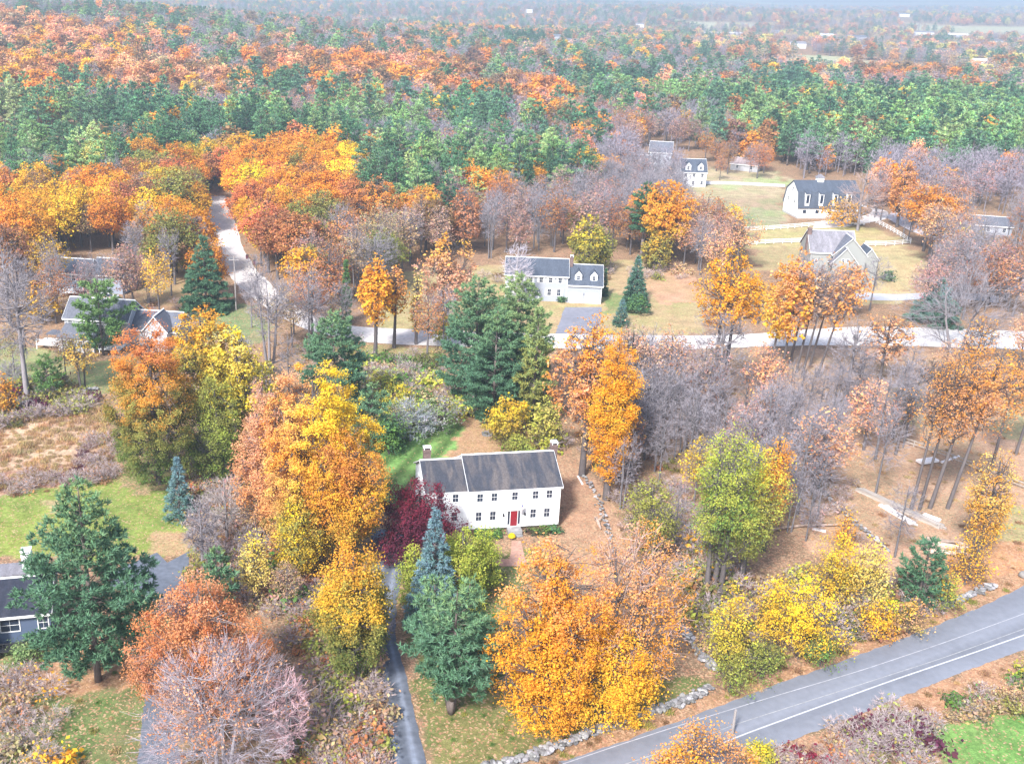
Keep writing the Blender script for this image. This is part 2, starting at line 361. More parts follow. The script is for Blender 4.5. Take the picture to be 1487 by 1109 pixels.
def shingles(name, rgb, streak=.35, light=None):
    m, nt, o = newmat(name); p = N(nt, 'ShaderNodeBsdfPrincipled'); p.inputs['Roughness'].default_value = .85; p.inputs['Specular IOR Level'].default_value = .25
    tc = N(nt, 'ShaderNodeTexCoord'); br = N(nt, 'ShaderNodeTexBrick'); br.inputs['Scale'].default_value = 3.2; br.inputs['Mortar Size'].default_value = .012
    br.inputs['Color1'].default_value = (.8, .8, .8, 1); br.inputs['Color2'].default_value = (1.15, 1.15, 1.15, 1); br.inputs['Mortar'].default_value = (.6, .6, .6, 1)
    mp = N(nt, 'ShaderNodeMapping'); mp.inputs['Rotation'].default_value = (math.radians(38), 0, 0); nt.links.new(tc.outputs['Object'], mp.inputs[0]); nt.links.new(mp.outputs[0], br.inputs[0])
    no = N(nt, 'ShaderNodeTexNoise'); no.inputs['Scale'].default_value = .9; no.inputs['Detail'].default_value = 7; no.inputs['Distortion'].default_value = .6
    m2 = N(nt, 'ShaderNodeMapping'); m2.inputs['Scale'].default_value = (1.1, .25, .25); nt.links.new(tc.outputs['Object'], m2.inputs[0]); nt.links.new(m2.outputs[0], no.inputs[0])
    r = N(nt, 'ShaderNodeMapRange'); r.inputs[1].default_value = .42; r.inputs[2].default_value = .66; nt.links.new(no.outputs[0], r.inputs[0])
    lt = light or tuple(min(1, c*1.9) for c in rgb); base = mulc(nt, rgb, lt, 'MIX', 0.); bn = base.node; ml = N(nt, 'ShaderNodeMath', operation='MULTIPLY'); ml.inputs[1].default_value = streak*2
    nt.links.new(r.outputs[0], ml.inputs[0]); nt.links.new(ml.outputs[0], bn.inputs[0])
    c = mulc(nt, base, br.outputs[0]); nt.links.new(c, p.inputs['Base Color']); nt.links.new(p.outputs[0], o.inputs[0]); return m

LEAF = leafmat('leaf'); LEAFI = leafmat('leaf_far', True); NEEDLE = leafmat('needle', False, .12); NEEDLEI = leafmat('needle_far', True, .12); BARKM = barkmat()
WHITE = solid('white_paint', (.8, .8, .8), .5, noise=.03); DARKP = solid('dark_paint', (.03, .03, .035), .5)
GLASS = solid('window_glass', (.025, .035, .06), .12, spec=.6, noise=.3, scale=.7)
BRICK = solid('chimney_brick', (.17, .115, .105), .9, noise=.3, scale=5, stretch=(1, 1, 3)); STONE = solid('field_stone', (.225, .22, .22), .9, noise=.35, scale=1.5, bump=.3)
WOODG = solid('weathered_wood', (.34, .30, .27), .85, noise=.3, scale=2, stretch=(.4, 4, 4)); METAL = solid('metal', (.3, .3, .32), .35, .8)
CONC = solid('concrete', (.42, .42, .42), .85, noise=.12, scale=2)

def tag(o, label=None, cat=None, group=None, kind=None):
    for k, v in (('label', label), ('category', cat), ('group', group), ('kind', kind)):
        if v: o[k] = v
    return o
def empty(name, loc, rz=0, **k):
    o = bpy.data.objects.new(name, None); COL.objects.link(o); o.location = loc; o.rotation_euler = (0, 0, rz); o.empty_display_size = .5
    return tag(o, **k)
def treeobj(name, w, l, loc, label, cat, group=None, needle=False, rz=0, foliage='crown'):
    r = empty(name, loc, rz, label=label, cat=cat, group=group)
    if w.n: w.build('trunk' if foliage == 'crown' else 'stem', BARKM, r)
    if l.n: l.build(foliage, NEEDLE if needle else LEAF, r)
    return r
def solve_env(g, vt, R, hb):
    dr = g[:2]/np.linalg.norm(g[:2]); ph = np.linspace(0, PI, 19); lo, hi = .2, 60
    for _ in range(26):
        m = (lo+hi)/2; c = m*(1+hb)/2; a = m*(1-hb)/2; P = np.stack([g[0]+dr[0]*R*.85*np.cos(ph), g[1]+dr[1]*R*.85*np.cos(ph), c+a*np.sin(ph)], 1)
        if proj(P)[1].min() > vt: lo = m
        else: hi = m
    return lo
def solve_h(g, vt):
    lo, hi = .2, 60
    for _ in range(30):
        m = (lo+hi)/2
        if proj(g+np.array([0, 0, m]))[1][0] > vt: lo = m
        else: hi = m
    return lo
# ================================================================== GROUND
GZ = [  # (pixel polygon on the ground, colour A, colour B, litter amount)
 ([(880,508),(1700,505),(1700,870),(1487,845),(1360,870),(1240,830),(1100,740),(960,700),(870,600)], (.52,.35,.25), (.40,.30,.19), .85),
 ([(1290,560),(1350,565),(1340,625),(1290,610)], (.30,.32,.13), (.40,.33,.18), .4),
 ([(1430,730),(1600,735),(1600,800),(1450,800)], (.34,.36,.14), (.45,.36,.2), .4),
 ([(1090,620),(1180,640),(1170,690),(1080,660)], (.36,.32,.19), (.42,.3,.22), .5),
 ([(1460,560),(1600,550),(1600,640),(1450,640)], (.42,.36,.20), (.38,.36,.2), .4),
 ([(1340,790),(1600,790),(1600,850),(1487,842),(1360,872)], (.62,.33,.16), (.50,.28,.17), 1),
 ([(545,640),(600,618),(685,608),(650,668),(610,700),(565,748),(548,720)], (.17,.32,.095), (.22,.35,.11), .06),
 ([(680,606),(770,606),(812,640),(808,668),(650,672),(668,630)], (.48,.30,.18), (.42,.30,.15), .9),
 ([(800,636),(850,660),(900,760),(940,850),(815,850),(812,765)], (.48,.30,.20), (.38,.27,.17), 1),
 ([(590,905),(690,840),(720,800),(780,800),(790,830),(740,900),(780,1000),(1015,985),(1015,1003),(830,1078),(700,1125),(680,1160),(625,1160)], (.15,.20,.07), (.24,.23,.09), .45),
 ([(-60,720),(120,700),(200,680),(262,715),(278,800),(90,818),(-60,810)], (.30,.36,.09), (.22,.30,.08), .25),
 ([(58,722),(100,722),(98,748),(60,745)], (.52,.42,.24), (.45,.38,.2), .3),
 ([(210,775),(270,770),(272,802),(215,805)], (.48,.34,.2), (.40,.36,.16), .7),
 ([(-60,596),(120,588),(172,640),(152,692),(-60,724)], (.66,.48,.33), (.50,.34,.24), .15),
 ([(-60,700),(100,672),(152,680),(100,700),(-60,722)], (.34,.18,.14), (.40,.24,.17), .3),
 ([(150,690),(230,670),(262,700),(200,720)], (.40,.30,.2), (.28,.27,.12), .6),
 ([(-60,960),(60,930),(262,930),(215,1109),(205,1200),(-60,1200)], (.15,.22,.075), (.24,.22,.11), .38),
 ([(60,935),(200,930),(230,960),(180,1000),(90,1010),(0,1000)], (.55,.31,.18), (.40,.26,.14), .9),
 ([(-60,485),(60,500),(120,525),(190,520),(200,545),(140,575),(-60,585)], (.27,.34,.14), (.33,.33,.16), .3),
 ([(-60,395),(70,400),(100,440),(60,480),(-60,470)], (.36,.30,.19), (.40,.26,.18), .7),
 ([(170,380),(300,375),(290,445),(210,450)], (.42,.27,.17), (.36,.3,.15), .8),
 ([(300,440),(360,440),(400,470),(380,500),(300,490)], (.20,.30,.13), (.3,.3,.16), .3),
 ([(560,396),(640,388),(740,383),(905,376),(992,392),(1040,450),(1010,490),(560,476)], (.44,.40,.19), (.50,.38,.22), .35),
 ([(940,385),(1000,392),(1030,440),(960,440),(925,410)], (.62,.38,.25), (.5,.36,.2), .7),
 ([(870,420),(920,430),(950,458),(880,455)], (.22,.32,.12), (.3,.34,.15), .2),
 ([(430,500),(560,500),(650,508),(640,525),(540,520),(440,520)], (.30,.33,.13), (.35,.27,.14), .5),
 ([(990,292),(1128,278),(1150,322),(1075,335),(1000,350)], (.36,.36,.20), (.50,.36,.26), .2),
 ([(1060,300),(1140,305),(1140,330),(1065,330)], (.28,.38,.16), (.40,.38,.24), .1),
 ([(1065,333),(1235,322),(1320,352),(1240,356),(1070,362)], (.48,.46,.20), (.55,.42,.24), .1),
 ([(1100,360),(1180,356),(1170,400),(1100,390)], (.50,.40,.22), (.42,.38,.2), .5),
 ([(1245,356),(1330,358),(1345,400),(1310,445),(1245,440)], (.62,.48,.27), (.5,.44,.24), .2),
 ([(1000,245),(1135,250),(1140,285),(1000,292)], (.44,.42,.24), (.56,.44,.3), .2),
 ([(1045,262),(1140,258),(1140,270),(1045,275)], (.40,.50,.22), (.5,.5,.3), .1),
 ([(1010,1012),(1100,975),(1330,895),(1370,868),(1487,835),(1600,800),(1600,850),(1487,870),(1300,950),(1040,1050),(800,1125),(740,1125)], (.42,.25,.14), (.36,.24,.15), .9),
 ([(1090,1105),(1300,1015),(1487,938),(1600,900),(1600,960),(1487,990),(1360,1040),(1200,1100),(1150,1140)], (.52,.29,.17), (.42,.27,.17), .9),
 ([(1366,1048),(1487,1030),(1600,1020),(1600,1250),(1335,1250)], (.17,.33,.09), (.24,.36,.12), .2),
 ([(945,104),(1000,100),(1110,98),(1110,106),(1000,108),(950,110)], (.62,.58,.34), (.55,.5,.3), 0),
]
GPOLY = [(gpoly(p), a, b, l) for p, a, b, l in GZ]
def far_clear(x, y):
    d = np.hypot(x, y)
    n = vnoise(x*.6, y*.33, 150, 81)*.7+vnoise(x, y*.4, 60, 82)*.3
    right = sstep(-.1, .35, x/np.maximum(y, 1))*1.1
    return (n > .76-.13*right) & (d > 1000)
def ground_color(x, y):
    n1 = vnoise(x, y, 9, 51); n2 = vnoise(x, y, 2.3, 52); n3 = vnoise(x, y, 30, 53)
    k = (n1*.6+n2*.4)[:, None]
    c = np.array([.34, .22, .15])*(1-k)+np.array([.26, .20, .12])*k; lit = np.full(len(x), .8)
    amp = np.clip(np.hypot(x, y)*.006, .3, 3)
    wx = x+(vnoise(x, y, 3.1, 54)-.5)*3*amp+(vnoise(x, y, 1.1, 57)-.5)*1.2; wy = y+(vnoise(x, y, 3.3, 55)-.5)*3*amp+(vnoise(x, y, 1.2, 58)-.5)*1.2
    for p, a, b, l in GPOLY:
        px = [q[0] for q in p]; py = [q[1] for q in p]
        m = (wx > min(px)) & (wx < max(px)) & (wy > min(py)) & (wy < max(py))
        idx = np.where(m)[0]; idx = idx[inpoly(wx[idx], wy[idx], p)]
        kk = np.clip((n1[idx]*.55+n2[idx]*.45-.5)*2.2+.5, 0, 1)[:, None]
        c[idx] = np.array(a)*(1-kk)+np.array(b)*kk; lit[idx] = l
    c *= np.array([.70, .68, .66])
    far = far_clear(x, y)[:, None]
    cf = np.array([.40, .35, .24])*(1-n3[:, None])+np.array([.34, .35, .20])*n3[:, None]
    c = np.where(far, cf, c); lit = np.where(far[:, 0], 0, lit)
    fd = sstep(1500, 5000, np.hypot(x, y))[:, None]*(1-far*1.); c = c*(1-fd)+np.array([.15, .17, .14])*fd
    return c, lit
def lines(core, far, g=1.09):
    a = list(core); s = core[1]-core[0]; v = core[-1]
    while v < far: s *= g; v += s; a.append(v)
    s = core[1]-core[0]; v = core[0]; pre = []
    while v > -far: s *= g; v -= s; pre.append(v)
    return np.array(pre[::-1]+a)
xs = lines(np.arange(-112, 118, .75), 9500); ys = np.arange(55, 240, .75)
a = list(ys); s = .75; v = a[-1]
while v < 14000: s = min(s*1.03, 160); v += s; a.append(v)
s = .75; v = a[0]; pre = []
while v > -900: s *= 1.12; v -= s; pre.append(v)
ys = np.array(pre[::-1]+a)
X, Y = np.meshgrid(xs, ys); X = X.ravel(); Y = Y.ravel(); nx, ny = len(xs), len(ys)
GC, GL = ground_color(X, Y)
# mowing stripes on the lawn behind the white house are real bands of bent grass
mow = inpoly(X, Y, gpoly([(545,640),(600,618),(685,608),(650,668),(610,700),(565,748),(548,720)]))
d0 = (G(560, 735)-G(640, 640))[:2]; d0 /= np.linalg.norm(d0); st = (X*-d0[1]+Y*d0[0])
GC[mow] *= (1+.45*np.sin(st[mow]*2*PI/3.2))[:, None]
gm = MB(); ii = np.arange(nx*ny).reshape(ny, nx)
gm.add(np.stack([X, Y, height(X, Y)], 1), np.stack([ii[:-1, :-1].ravel(), ii[:-1, 1:].ravel(), ii[1:, 1:].ravel(), ii[1:, :-1].ravel()], 1), GC)
m, nt, o = newmat('ground_cover')
at = N(nt, 'ShaderNodeAttribute', attribute_name='col'); al = N(nt, 'ShaderNodeAttribute', attribute_name='litter')
tc = N(nt, 'ShaderNodeTexCoord'); c = at.outputs['Color']
for sc_, lo, hi in ((.35, .8, 1.2), (1.9, .72, 1.28), (7., .72, 1.3)):
    no = N(nt, 'ShaderNodeTexNoise'); no.inputs['Scale'].default_value = sc_; no.inputs['Detail'].default_value = 4; nt.links.new(tc.outputs['Object'], no.inputs[0])
    r = N(nt, 'ShaderNodeMapRange'); r.inputs[1].default_value = .3; r.inputs[2].default_value = .7; r.inputs[3].default_value = lo; r.inputs[4].default_value = hi; nt.links.new(no.outputs[0], r.inputs[0]); c = mulc(nt, c, r.outputs[0])
vo = N(nt, 'ShaderNodeTexVoronoi'); vo.inputs['Scale'].default_value = 5.5; nt.links.new(tc.outputs['Object'], vo.inputs[0])
cr = N(nt, 'ShaderNodeValToRGB'); el = cr.color_ramp.elements; el[0].position = 0; el[0].color = (.46, .23, .13, 1); el[1].position = 1; el[1].color = (.44, .31, .20, 1)
e = el.new(.35); e.color = (.28, .15, .10, 1); e = el.new(.65); e.color = (.48, .29, .18, 1)
sp = N(nt, 'ShaderNodeSeparateColor'); nt.links.new(vo.outputs['Color'], sp.inputs[0]); nt.links.new(sp.outputs[0], cr.inputs[0])
nn = N(nt, 'ShaderNodeTexNoise'); nn.inputs['Scale'].default_value = .5; nn.inputs['Detail'].default_value = 5; nt.links.new(tc.outputs['Object'], nn.inputs[0])
th = N(nt, 'ShaderNodeMath', operation='MULTIPLY'); nt.links.new(al.outputs['Fac'], th.inputs[0]); nt.links.new(nn.outputs[0], th.inputs[1])
lt_ = N(nt, 'ShaderNodeMath', operation='LESS_THAN'); nt.links.new(sp.outputs[1], lt_.inputs[0]); nt.links.new(th.outputs[0], lt_.inputs[1])
hf = N(nt, 'ShaderNodeMath', operation='MULTIPLY'); hf.inputs[1].default_value = .8; nt.links.new(lt_.outputs[0], hf.inputs[0])
c = mulc(nt, c, cr.outputs[0], 'MIX', hf.outputs[0])
d = N(nt, 'ShaderNodeBsdfDiffuse'); nt.links.new(c, d.inputs[0]); nt.links.new(d.outputs[0], o.inputs[0])
ground = gm.build('ground', m); ground['kind'] = 'structure'
la = ground.data.attributes.new('litter', 'FLOAT', 'POINT'); la.data.foreach_set('value', GL.astype(np.float32))

# ================================================================== ROADS (sheets a little above the ground)
def resamp(pts, n):
    p = np.array([G(*q)[:2] for q in pts]); d = np.r_[0, np.cumsum(np.linalg.norm(np.diff(p, axis=0), axis=1))]
    t = np.linspace(0, d[-1], n); return np.stack([np.interp(t, d, p[:, 0]), np.interp(t, d, p[:, 1])], 1)
def smooth(p, k=6):
    for _ in range(k): p[1:-1] = (p[:-2]+2*p[1:-1]+p[2:])/4
    return p
def sheet(name, left, right, z, mat, kind='structure', n=80, rag=0., seed=3, cols=1, colf=None):
    L = smooth(resamp(left, n)); R = smooth(resamp(right, n)); rg = np.random.default_rng(seed)
    if rag: L += rg.normal(size=L.shape)*rag; R += rg.normal(size=R.shape)*rag
    mb = MB(); w = cols+1; V = np.zeros((n, w, 3))
    for j in range(w): V[:, j, :2] = L*(1-j/cols)+R*j/cols
    V[..., 2] = z+height(V[..., 0], V[..., 1])
    i = np.arange(n*w).reshape(n, w); c = np.ones((n, w, 3))
    if colf: c = colf(np.linspace(0, 1, w)[None, :, None]*np.ones((n, 1, 1)))*c
    mb.add(V.reshape(-1, 3), np.stack([i[:-1, :-1].ravel(), i[:-1, 1:].ravel(), i[1:, 1:].ravel(), i[1:, :-1].ravel()], 1), c.reshape(-1, 3))
    o = mb.build(name, mat)
    if kind: o['kind'] = kind
    return o
ASPH = solid('asphalt', (.20, .21, .245), .75, noise=.10, scale=1.2, noise2=(.12, .10), spec=.4)
ASPD = solid('dark_asphalt', (.12, .135, .17), .8, noise=.22, scale=1.6, spec=.4)
GRAV = solid('pale_gravel', (.60, .555, .53), .95, noise=.22, scale=1.5)
PAINT = solid('road_paint', (.48, .48, .51), .6, noise=.15, scale=3); PAINTF = solid('faded_road_paint', (.36, .36, .39), .6, noise=.25, scale=2); PAINTY = solid('worn_centre_paint', (.31, .31, .32), .6, noise=.25, scale=3)
rU = [(620,1160),(760,1124),(900,1077.5),(1097,1005),(1295,933),(1400,892),(1453,868),(1487,850),(1700,745)]
rD = [(860,1180),(1000,1133),(1113,1090),(1235,1042),(1374,985),(1487,943),(1700,860)]
def road_wear(s):
    return .90+.10*np.cos((s-.45)*9)+.07*np.exp(-((s-.52)/.03)**2)-.06*np.exp(-((s-.38)/.035)**2)-.05*np.exp(-((s-.66)/.035)**2)+.13*sstep(.74, .8, s)
sheet('road', rU, rD, .03, ASPH, rag=.07, n=160, cols=36, colf=road_wear)
def paint(name, pts, w, mat, z=.045):
    c = smooth(resamp(pts, 120), 10); t = np.gradient(c, axis=0); t /= np.linalg.norm(t, axis=1, keepdims=True); nr = np.stack([-t[:, 1], t[:, 0]], 1)
    mb = MB(); V = np.zeros((120, 2, 3)); V[:, 0, :2] = c-nr*w/2; V[:, 1, :2] = c+nr*w/2; V[..., 2] = z; i = np.arange(240).reshape(120, 2)
    mb.add(V.reshape(-1, 3), np.stack([i[:-1, 0], i[:-1, 1], i[1:, 1], i[1:, 0]], 1)[:, ::-1]); o = mb.build(name, mat); o['kind'] = 'structure'; return o
paint('road_marking', [(700,1148),(800,1115),(900,1081),(987,1053),(1097,1019),(1255,972),(1374,932),(1487,891),(1650,825)], .10, PAINTF)
paint('road_marking', [(900,1112),(990,1082),(1066,1052),(1255,992),(1370,955),(1487,913),(1650,850)], .10, PAINTY)
paint('road_marking', [(860,1152),(960,1115),(1080,1066),(1176,1031),(1295,988),(1413,948),(1487,922),(1650,862)], .16, PAINT)
GR = lambda l, r, n=120: sheet('gravel_road', l, r, .05, GRAV, rag=.12, n=n, seed=5)
GR([(308,285),(303,300),(297,330),(308,362),(328,396),(352,420),(388,448),(428,474),(500,494),(560,500),(640,503),(760,505),(900,507),(1000,508),(1090,504),(1200,501),(1300,502),(1400,505),(1600,512)],
   [(327,285),(330,300),(345,330),(352,360),(372,392),(396,416),(430,446),(470,468),(520,476),(570,477),(640,480),(760,484),(900,487),(1000,488),(1090,486),(1200,476),(1300,474),(1400,478),(1600,486)])
wheel = lambda s: .8+.75*(np.exp(-((s-.28)/.09)**2)+np.exp(-((s-.72)/.09)**2))
sheet('driveway', [(566,1200),(560,1109),(553,1040),(546,960),(541,915),(535,880),(540,830),(545,790),(530,765)], [(640,1200),(620,1109),(603,1040),(588,975),(574,930),(575,880),(585,830),(600,800),(600,775)], .03, ASPD, n=90, rag=.05, cols=16, colf=wheel)
sheet('driveway', [(180,1200),(200,1109),(205,1060),(212,1000),(225,940),(215,880),(200,840)], [(258,1200),(262,1109),(255,1060),(250,1000),(268,940),(270,880),(275,800)], .03, ASPD, n=90, rag=.04)
sheet('driveway', [(150,835),(190,818),(228,802)], [(155,850),(200,858),(276,850)], .036, ASPD, n=20)
sheet('driveway', [(800,500),(812,470),(820,446)], [(868,500),(872,470),(874,446)], .03, solid('worn_asphalt', (.20, .20, .235), .8, noise=.15, scale=1), n=40, rag=.08)
sheet('driveway', [(1180,332),(1230,330),(1290,318),(1290,306),(1250,300)], [(1185,322),(1225,320),(1262,312),(1268,304),(1245,295)], .06, GRAV, n=40)
sheet('driveway', [(1205,428),(1255,436),(1300,437),(1380,432),(1450,440)], [(1205,416),(1250,425),(1300,428),(1380,423),(1450,430)], .06, solid('grey_drive', (.42, .42, .46), .8, noise=.12), n=40)
sheet('gravel_road', [(1286,316),(1320,335),(1360,350),(1400,372),(1460,410),(1540,450)], [(1296,306),(1330,325),(1375,342),(1425,362),(1487,392),(1560,430)], .06, solid('worn_road', (.48, .44, .46), .9, noise=.15), n=40, rag=.1)
sheet('gravel_road', [(998,268),(1060,268),(1140,272)], [(998,263),(1060,264),(1140,268)], .06, GRAV, n=30)
sheet('driveway', [(485,372),(500,366),(560,366)], [(490,358),(505,352),(560,352)], .06, solid('leafy_drive', (.5, .36, .32), .9, noise=.2), n=20)
sheet('brick_walk', [(690,812),(720,822),(765,822)], [(700,806),(725,812),(765,812)], .035, solid('brick_paving', (.42, .22, .16), .9, noise=.25, scale=3), n=20)
sheet('brick_walk', [(738,822),(742,800),(743,785)], [(765,822),(760,800),(756,785)], .04, solid('brick_paving_path', (.42, .24, .18), .9, noise=.25, scale=3), n=20)

# ================================================================== HOUSES
SH_DARK = shingles('dark_shingles', (.05, .054, .07), .42, (.135, .115, .11)); SH_GREY = shingles('grey_shingles', (.115, .12, .145), .15)
SH_BLUE = shingles('blue_grey_shingles', (.07, .083, .11), .12); SH_LT = shingles('pale_shingles', (.19, .18, .20), .2); SH_BROWN = shingles('brown_shingles', (.25, .2, .2), .2)
SD_WHITE = siding('white_clapboard', (.80, .82, .85)); SD_GREY = siding('grey_clapboard', (.36, .38, .43)); SD_BLUE = siding('blue_grey_clapboard', (.30, .34, .42))
SD_GREEN = siding('sage_clapboard', (.32, .325, .305)); SD_BARN = siding('barn_boards', (.80, .80, .82), .3); SD_DBLUE = siding('slate_blue_clapboard', (.09, .12, .19)); SD_TAUPE = siding('taupe_clapboard', (.42, .42, .44))
REDD = solid('red_door_paint', (.24, .015, .025), .45)

def frame_map(face, at_):
    if face == '-y': return lambda a, d, z: (a, at_-d, z)
    if face == '-x': return lambda a, d, z: (at_-d, a, z)
    return lambda a, d, z: (at_+d, a, z)
def fbox(mb, fm, a0, a1, d0, d1, z0, z1):
    mb.hexa([fm(a0, d1, z0), fm(a1, d1, z0), fm(a1, d0, z0), fm(a0, d0, z0), fm(a0, d1, z1), fm(a1, d1, z1), fm(a1, d0, z1), fm(a0, d0, z1)])
def window(par, a, z, w=.85, h=1.25, at_=0, face='-y', mat=None, shut=None, cross=True):
    fm = frame_map(face, at_); mb = MB(); t = .09; a0, a1, z0, z1 = a-w/2, a+w/2, z-h/2, z+h/2
    fbox(mb, fm, a0-t, a0, 0, .06, z0-t, z1+t); fbox(mb, fm, a1, a1+t, 0, .06, z0-t, z1+t)
    fbox(mb, fm, a0, a1, 0, .06, z1, z1+t); fbox(mb, fm, a0, a1, 0, .08, z0-t, z0)
    if cross: fbox(mb, fm, a0, a1, .022, .05, z-.02, z+.02); fbox(mb, fm, a-.012, a+.012, .022, .045, z0, z-.02); fbox(mb, fm, a-.012, a+.012, .022, .045, z+.02, z1)
    fr = mb.build('window', mat or WHITE, par); p = MB(); fbox(p, fm, a0, a1, 0, .02, z0, z1); p.build('pane', GLASS, fr)
    if shut:
        for s in (-1, 1):
            q = MB(); c_ = a+s*(w/2+t+.24); fbox(q, fm, c_-.2, c_+.2, 0, .05, z0-t, z1+t); q.build('shutter', shut, fr)
    return fr
def gable_roof(par, x0, x1, D, zw, zr, mat, oh=.35, th=.2, y0=0, front_only=False, trim=None):
    yr = y0+D/2; s = (zr-zw)/(D/2); e = oh
    prof = [(y0-e, zw-e*s), (y0-e, zw-e*s-th*.4), (yr, zr-th*.0), (y0+D+e, zw-e*s-th*.4), (y0+D+e, zw-e*s), (yr, zr+th)]
    prof = [(y0-e, zw-e*s), (yr, zr), (y0+D+e, zw-e*s), (y0+D+e, zw-e*s+th), (yr, zr+th), (y0-e, zw-e*s+th)]
    mb = MB(); n = 6; v = [(x0-.3, a, b) for a, b in prof]+[(x1+.3, a, b) for a, b in prof]
    mb.add(v, [[i, (i+1) % n, n+(i+1) % n, n+i] for i in range(n)])
    for k in (0, n): mb.f.append((np.array([[k+0, k+1, k+4, k+5], [k+1, k+2, k+3, k+4]]), 0))
    r = mb.build('roof', mat, par)
    if trim:
        tb = MB()
        for xx in (x0-.34, x1+.301):
            v = [(xx, a, b-.0) for a, b in prof]+[(xx+.04, a, b) for a, b in prof]; m0 = tb.n
            tb.add(v, [[i, (i+1) % n, n+(i+1) % n, n+i] for i in range(n)])
            for k in (0, n): tb.f.append((np.array([[m0+k+0, m0+k+1, m0+k+4, m0+k+5], [m0+k+1, m0+k+2, m0+k+3, m0+k+4]]), 0))
        tb.box(x0-.3, x1+.3, y0-e-.03, y0-e, zw-e*s-.12, zw-e*s+th-.02); tb.box(x0-.3, x1+.3, yr-.12, yr+.12, zr+th-.07, zr+th+.05)
        tb.build('roof_trim', trim, r)
    return r
def gable_wall(par, x0, x1, D, z0, zw, zr, mat, y0=0, name='wall'):
    return MB().prism([(y0, z0), (y0+D, z0), (y0+D, zw), (y0+D/2, zr), (y0, zw)], x0, x1).build(name, mat, par)
def chimney(par, x, y, z0, z1, w=.7, d=.7, mat=None, cap=None):
    c_ = MB().box(x-w/2, x+w/2, y-d/2, y+d/2, z0, z1).box(x-w/2-.07, x+w/2+.07, y-d/2-.07, y+d/2+.07, z1-.35, z1-.2).build('chimney', mat or BRICK, par)
    if cap:
        q = MB(); q.box(x-w*.56, x+w*.56, y-d*.56, y+d*.56, z1+.28, z1+.36)
        for sx in (-1, 1):
            for sy in (-1, 1): q.box(x+sx*w*.45-.05, x+sx*w*.45+.05, y+sy*d*.45-.05, y+sy*d*.45+.05, z1, z1+.28)
        q.build('chimney_cap', cap, c_)
    return c_
def frame_of(a, b):
    A = G(*a); B = G(*b); d = (B-A)[:2]; return A, math.atan2(d[1], d[0]), float(np.linalg.norm(d))
def dormer(par, x, yf, z0, w, wall, peak, run, mwall, mroof, win=None):
    """front face at yf, floor z0, runs back `run` metres"""
    dm = MB().prism([(x-w/2, z0), (x+w/2, z0), (x+w/2, z0+wall), (x, z0+peak), (x-w/2, z0+wall)], yf, yf+run)
    for v in dm.v: v[:, [0, 1]] = v[:, [1, 0]]
    dm.f = [(f[:, ::-1], k) for f, k in dm.f]
    o = dm.build('dormer', mwall, par)
    rf = MB(); e = .14
    for s in (-1, 1):
        p = [(x+s*(w/2+e), z0+wall-e*(peak-wall)/(w/2)), (x, z0+peak), (x, z0+peak+.1), (x+s*(w/2+e), z0+wall-e*(peak-wall)/(w/2)+.1)]
        v = [(a, yf-.12, b+.004) for a, b in p]+[(a, yf+run, b+.004) for a, b in p]; rf.add(v, [(0, 1, 2, 3), (7, 6, 5, 4), (0, 4, 5, 1), (1, 5, 6, 2), (2, 6, 7, 3), (3, 7, 4, 0)])
    rf.build('dormer_roof', mroof, o)
    if win: window(o, x, z0+wall*.52, win[0], win[1], yf)
    return o

# ---- the white colonial in the middle
A, rz, W = frame_of((681, 774), (810, 766))
h = empty('colonial_house', A, rz, label='white two-storey colonial house with red front door and dark shingle roof', cat='house')
MB().box(-5.55, W-.05, .55, 10.1, -.2, .6).build('foundation', CONC, h)
gable_wall(h, 0, W, 10.4, .6, 6.1, 8.95, SD_WHITE); gable_roof(h, 0, W, 10.4, 6.1, 8.95, SH_DARK, oh=.1, th=.16, trim=WHITE)
gable_wall(h, -5.7, -.02, 9.4, .6, 5.95, 8.5, SD_WHITE, y0=.5); gable_roof(h, -5.7, -.32, 9.4, 5.95, 8.5, SH_DARK, oh=.1, th=.16, y0=.5, trim=WHITE)
chimney(h, -4.9, 5.9, 7.9, 9.9, .95, .75, cap=WHITE); chimney(h, W+.42, 5.6, 0, 9.9, .8, 1.0, cap=WHITE)
for f_ in (.105, .262, .49, .72, .875): window(h, f_*W, 5.2, .75, 1.1, 0)
for f_ in (.098, .255, .705, .86): window(h, f_*W, 2.45, .75, 1.25, 0)
window(h, -1.9, 5.1, .75, 1.1, .5); window(h, -4.0, 5.1, .75, 1.1, .5); window(h, -2.0, 2.4, .75, 1.25, .5); window(h, 4.6, 7.3, .6, .9, -5.7, '-x'); window(h, 7.4, 4.9, .7, 1.1, -5.7, '-x')
dr = MB().box(5.55, 6.5, -.04, -.01, .75, 2.95).build('door', REDD, h); MB().cyl((6.35, -.04, 1.8), (6.35, -.13, 1.8), .05).build('handle', METAL, dr)
MB().box(5.05, 5.17, -.09, 0, .7, 3.05).box(6.88, 7.0, -.09, 0, .7, 3.05).box(4.95, 7.1, -.14, 0, 3.05, 3.3).box(5.47, 5.55, -.07, 0, .7, 3.05).box(6.5, 6.58, -.07, 0, .7, 3.05).build('door_surround', WHITE, h)
for x_ in (5.32, 6.73): MB().box(x_-.14, x_+.14, -.03, 0, 1.0, 2.95).build('sidelight', GLASS, h)
MB().box(-.12, 0, -.03, 0, .6, 5.9).box(W-.12, W+.02, -.03, 0, .6, 5.9).box(0.001, W-.13, -.025, 0, .58, .75).box(-5.72, -5.6, .46, .49, .6, 5.7).build('corner_board', WHITE, h)
for x_ in (4.55, 7.5):
    q = MB().box(x_-.09, x_+.09, -.2, -.02, 2.3, 2.6).cyl((x_, -.11, 2.6), (x_, -.11, 2.78), .1, .02, 6).build('wall_lantern', DARKP, h)
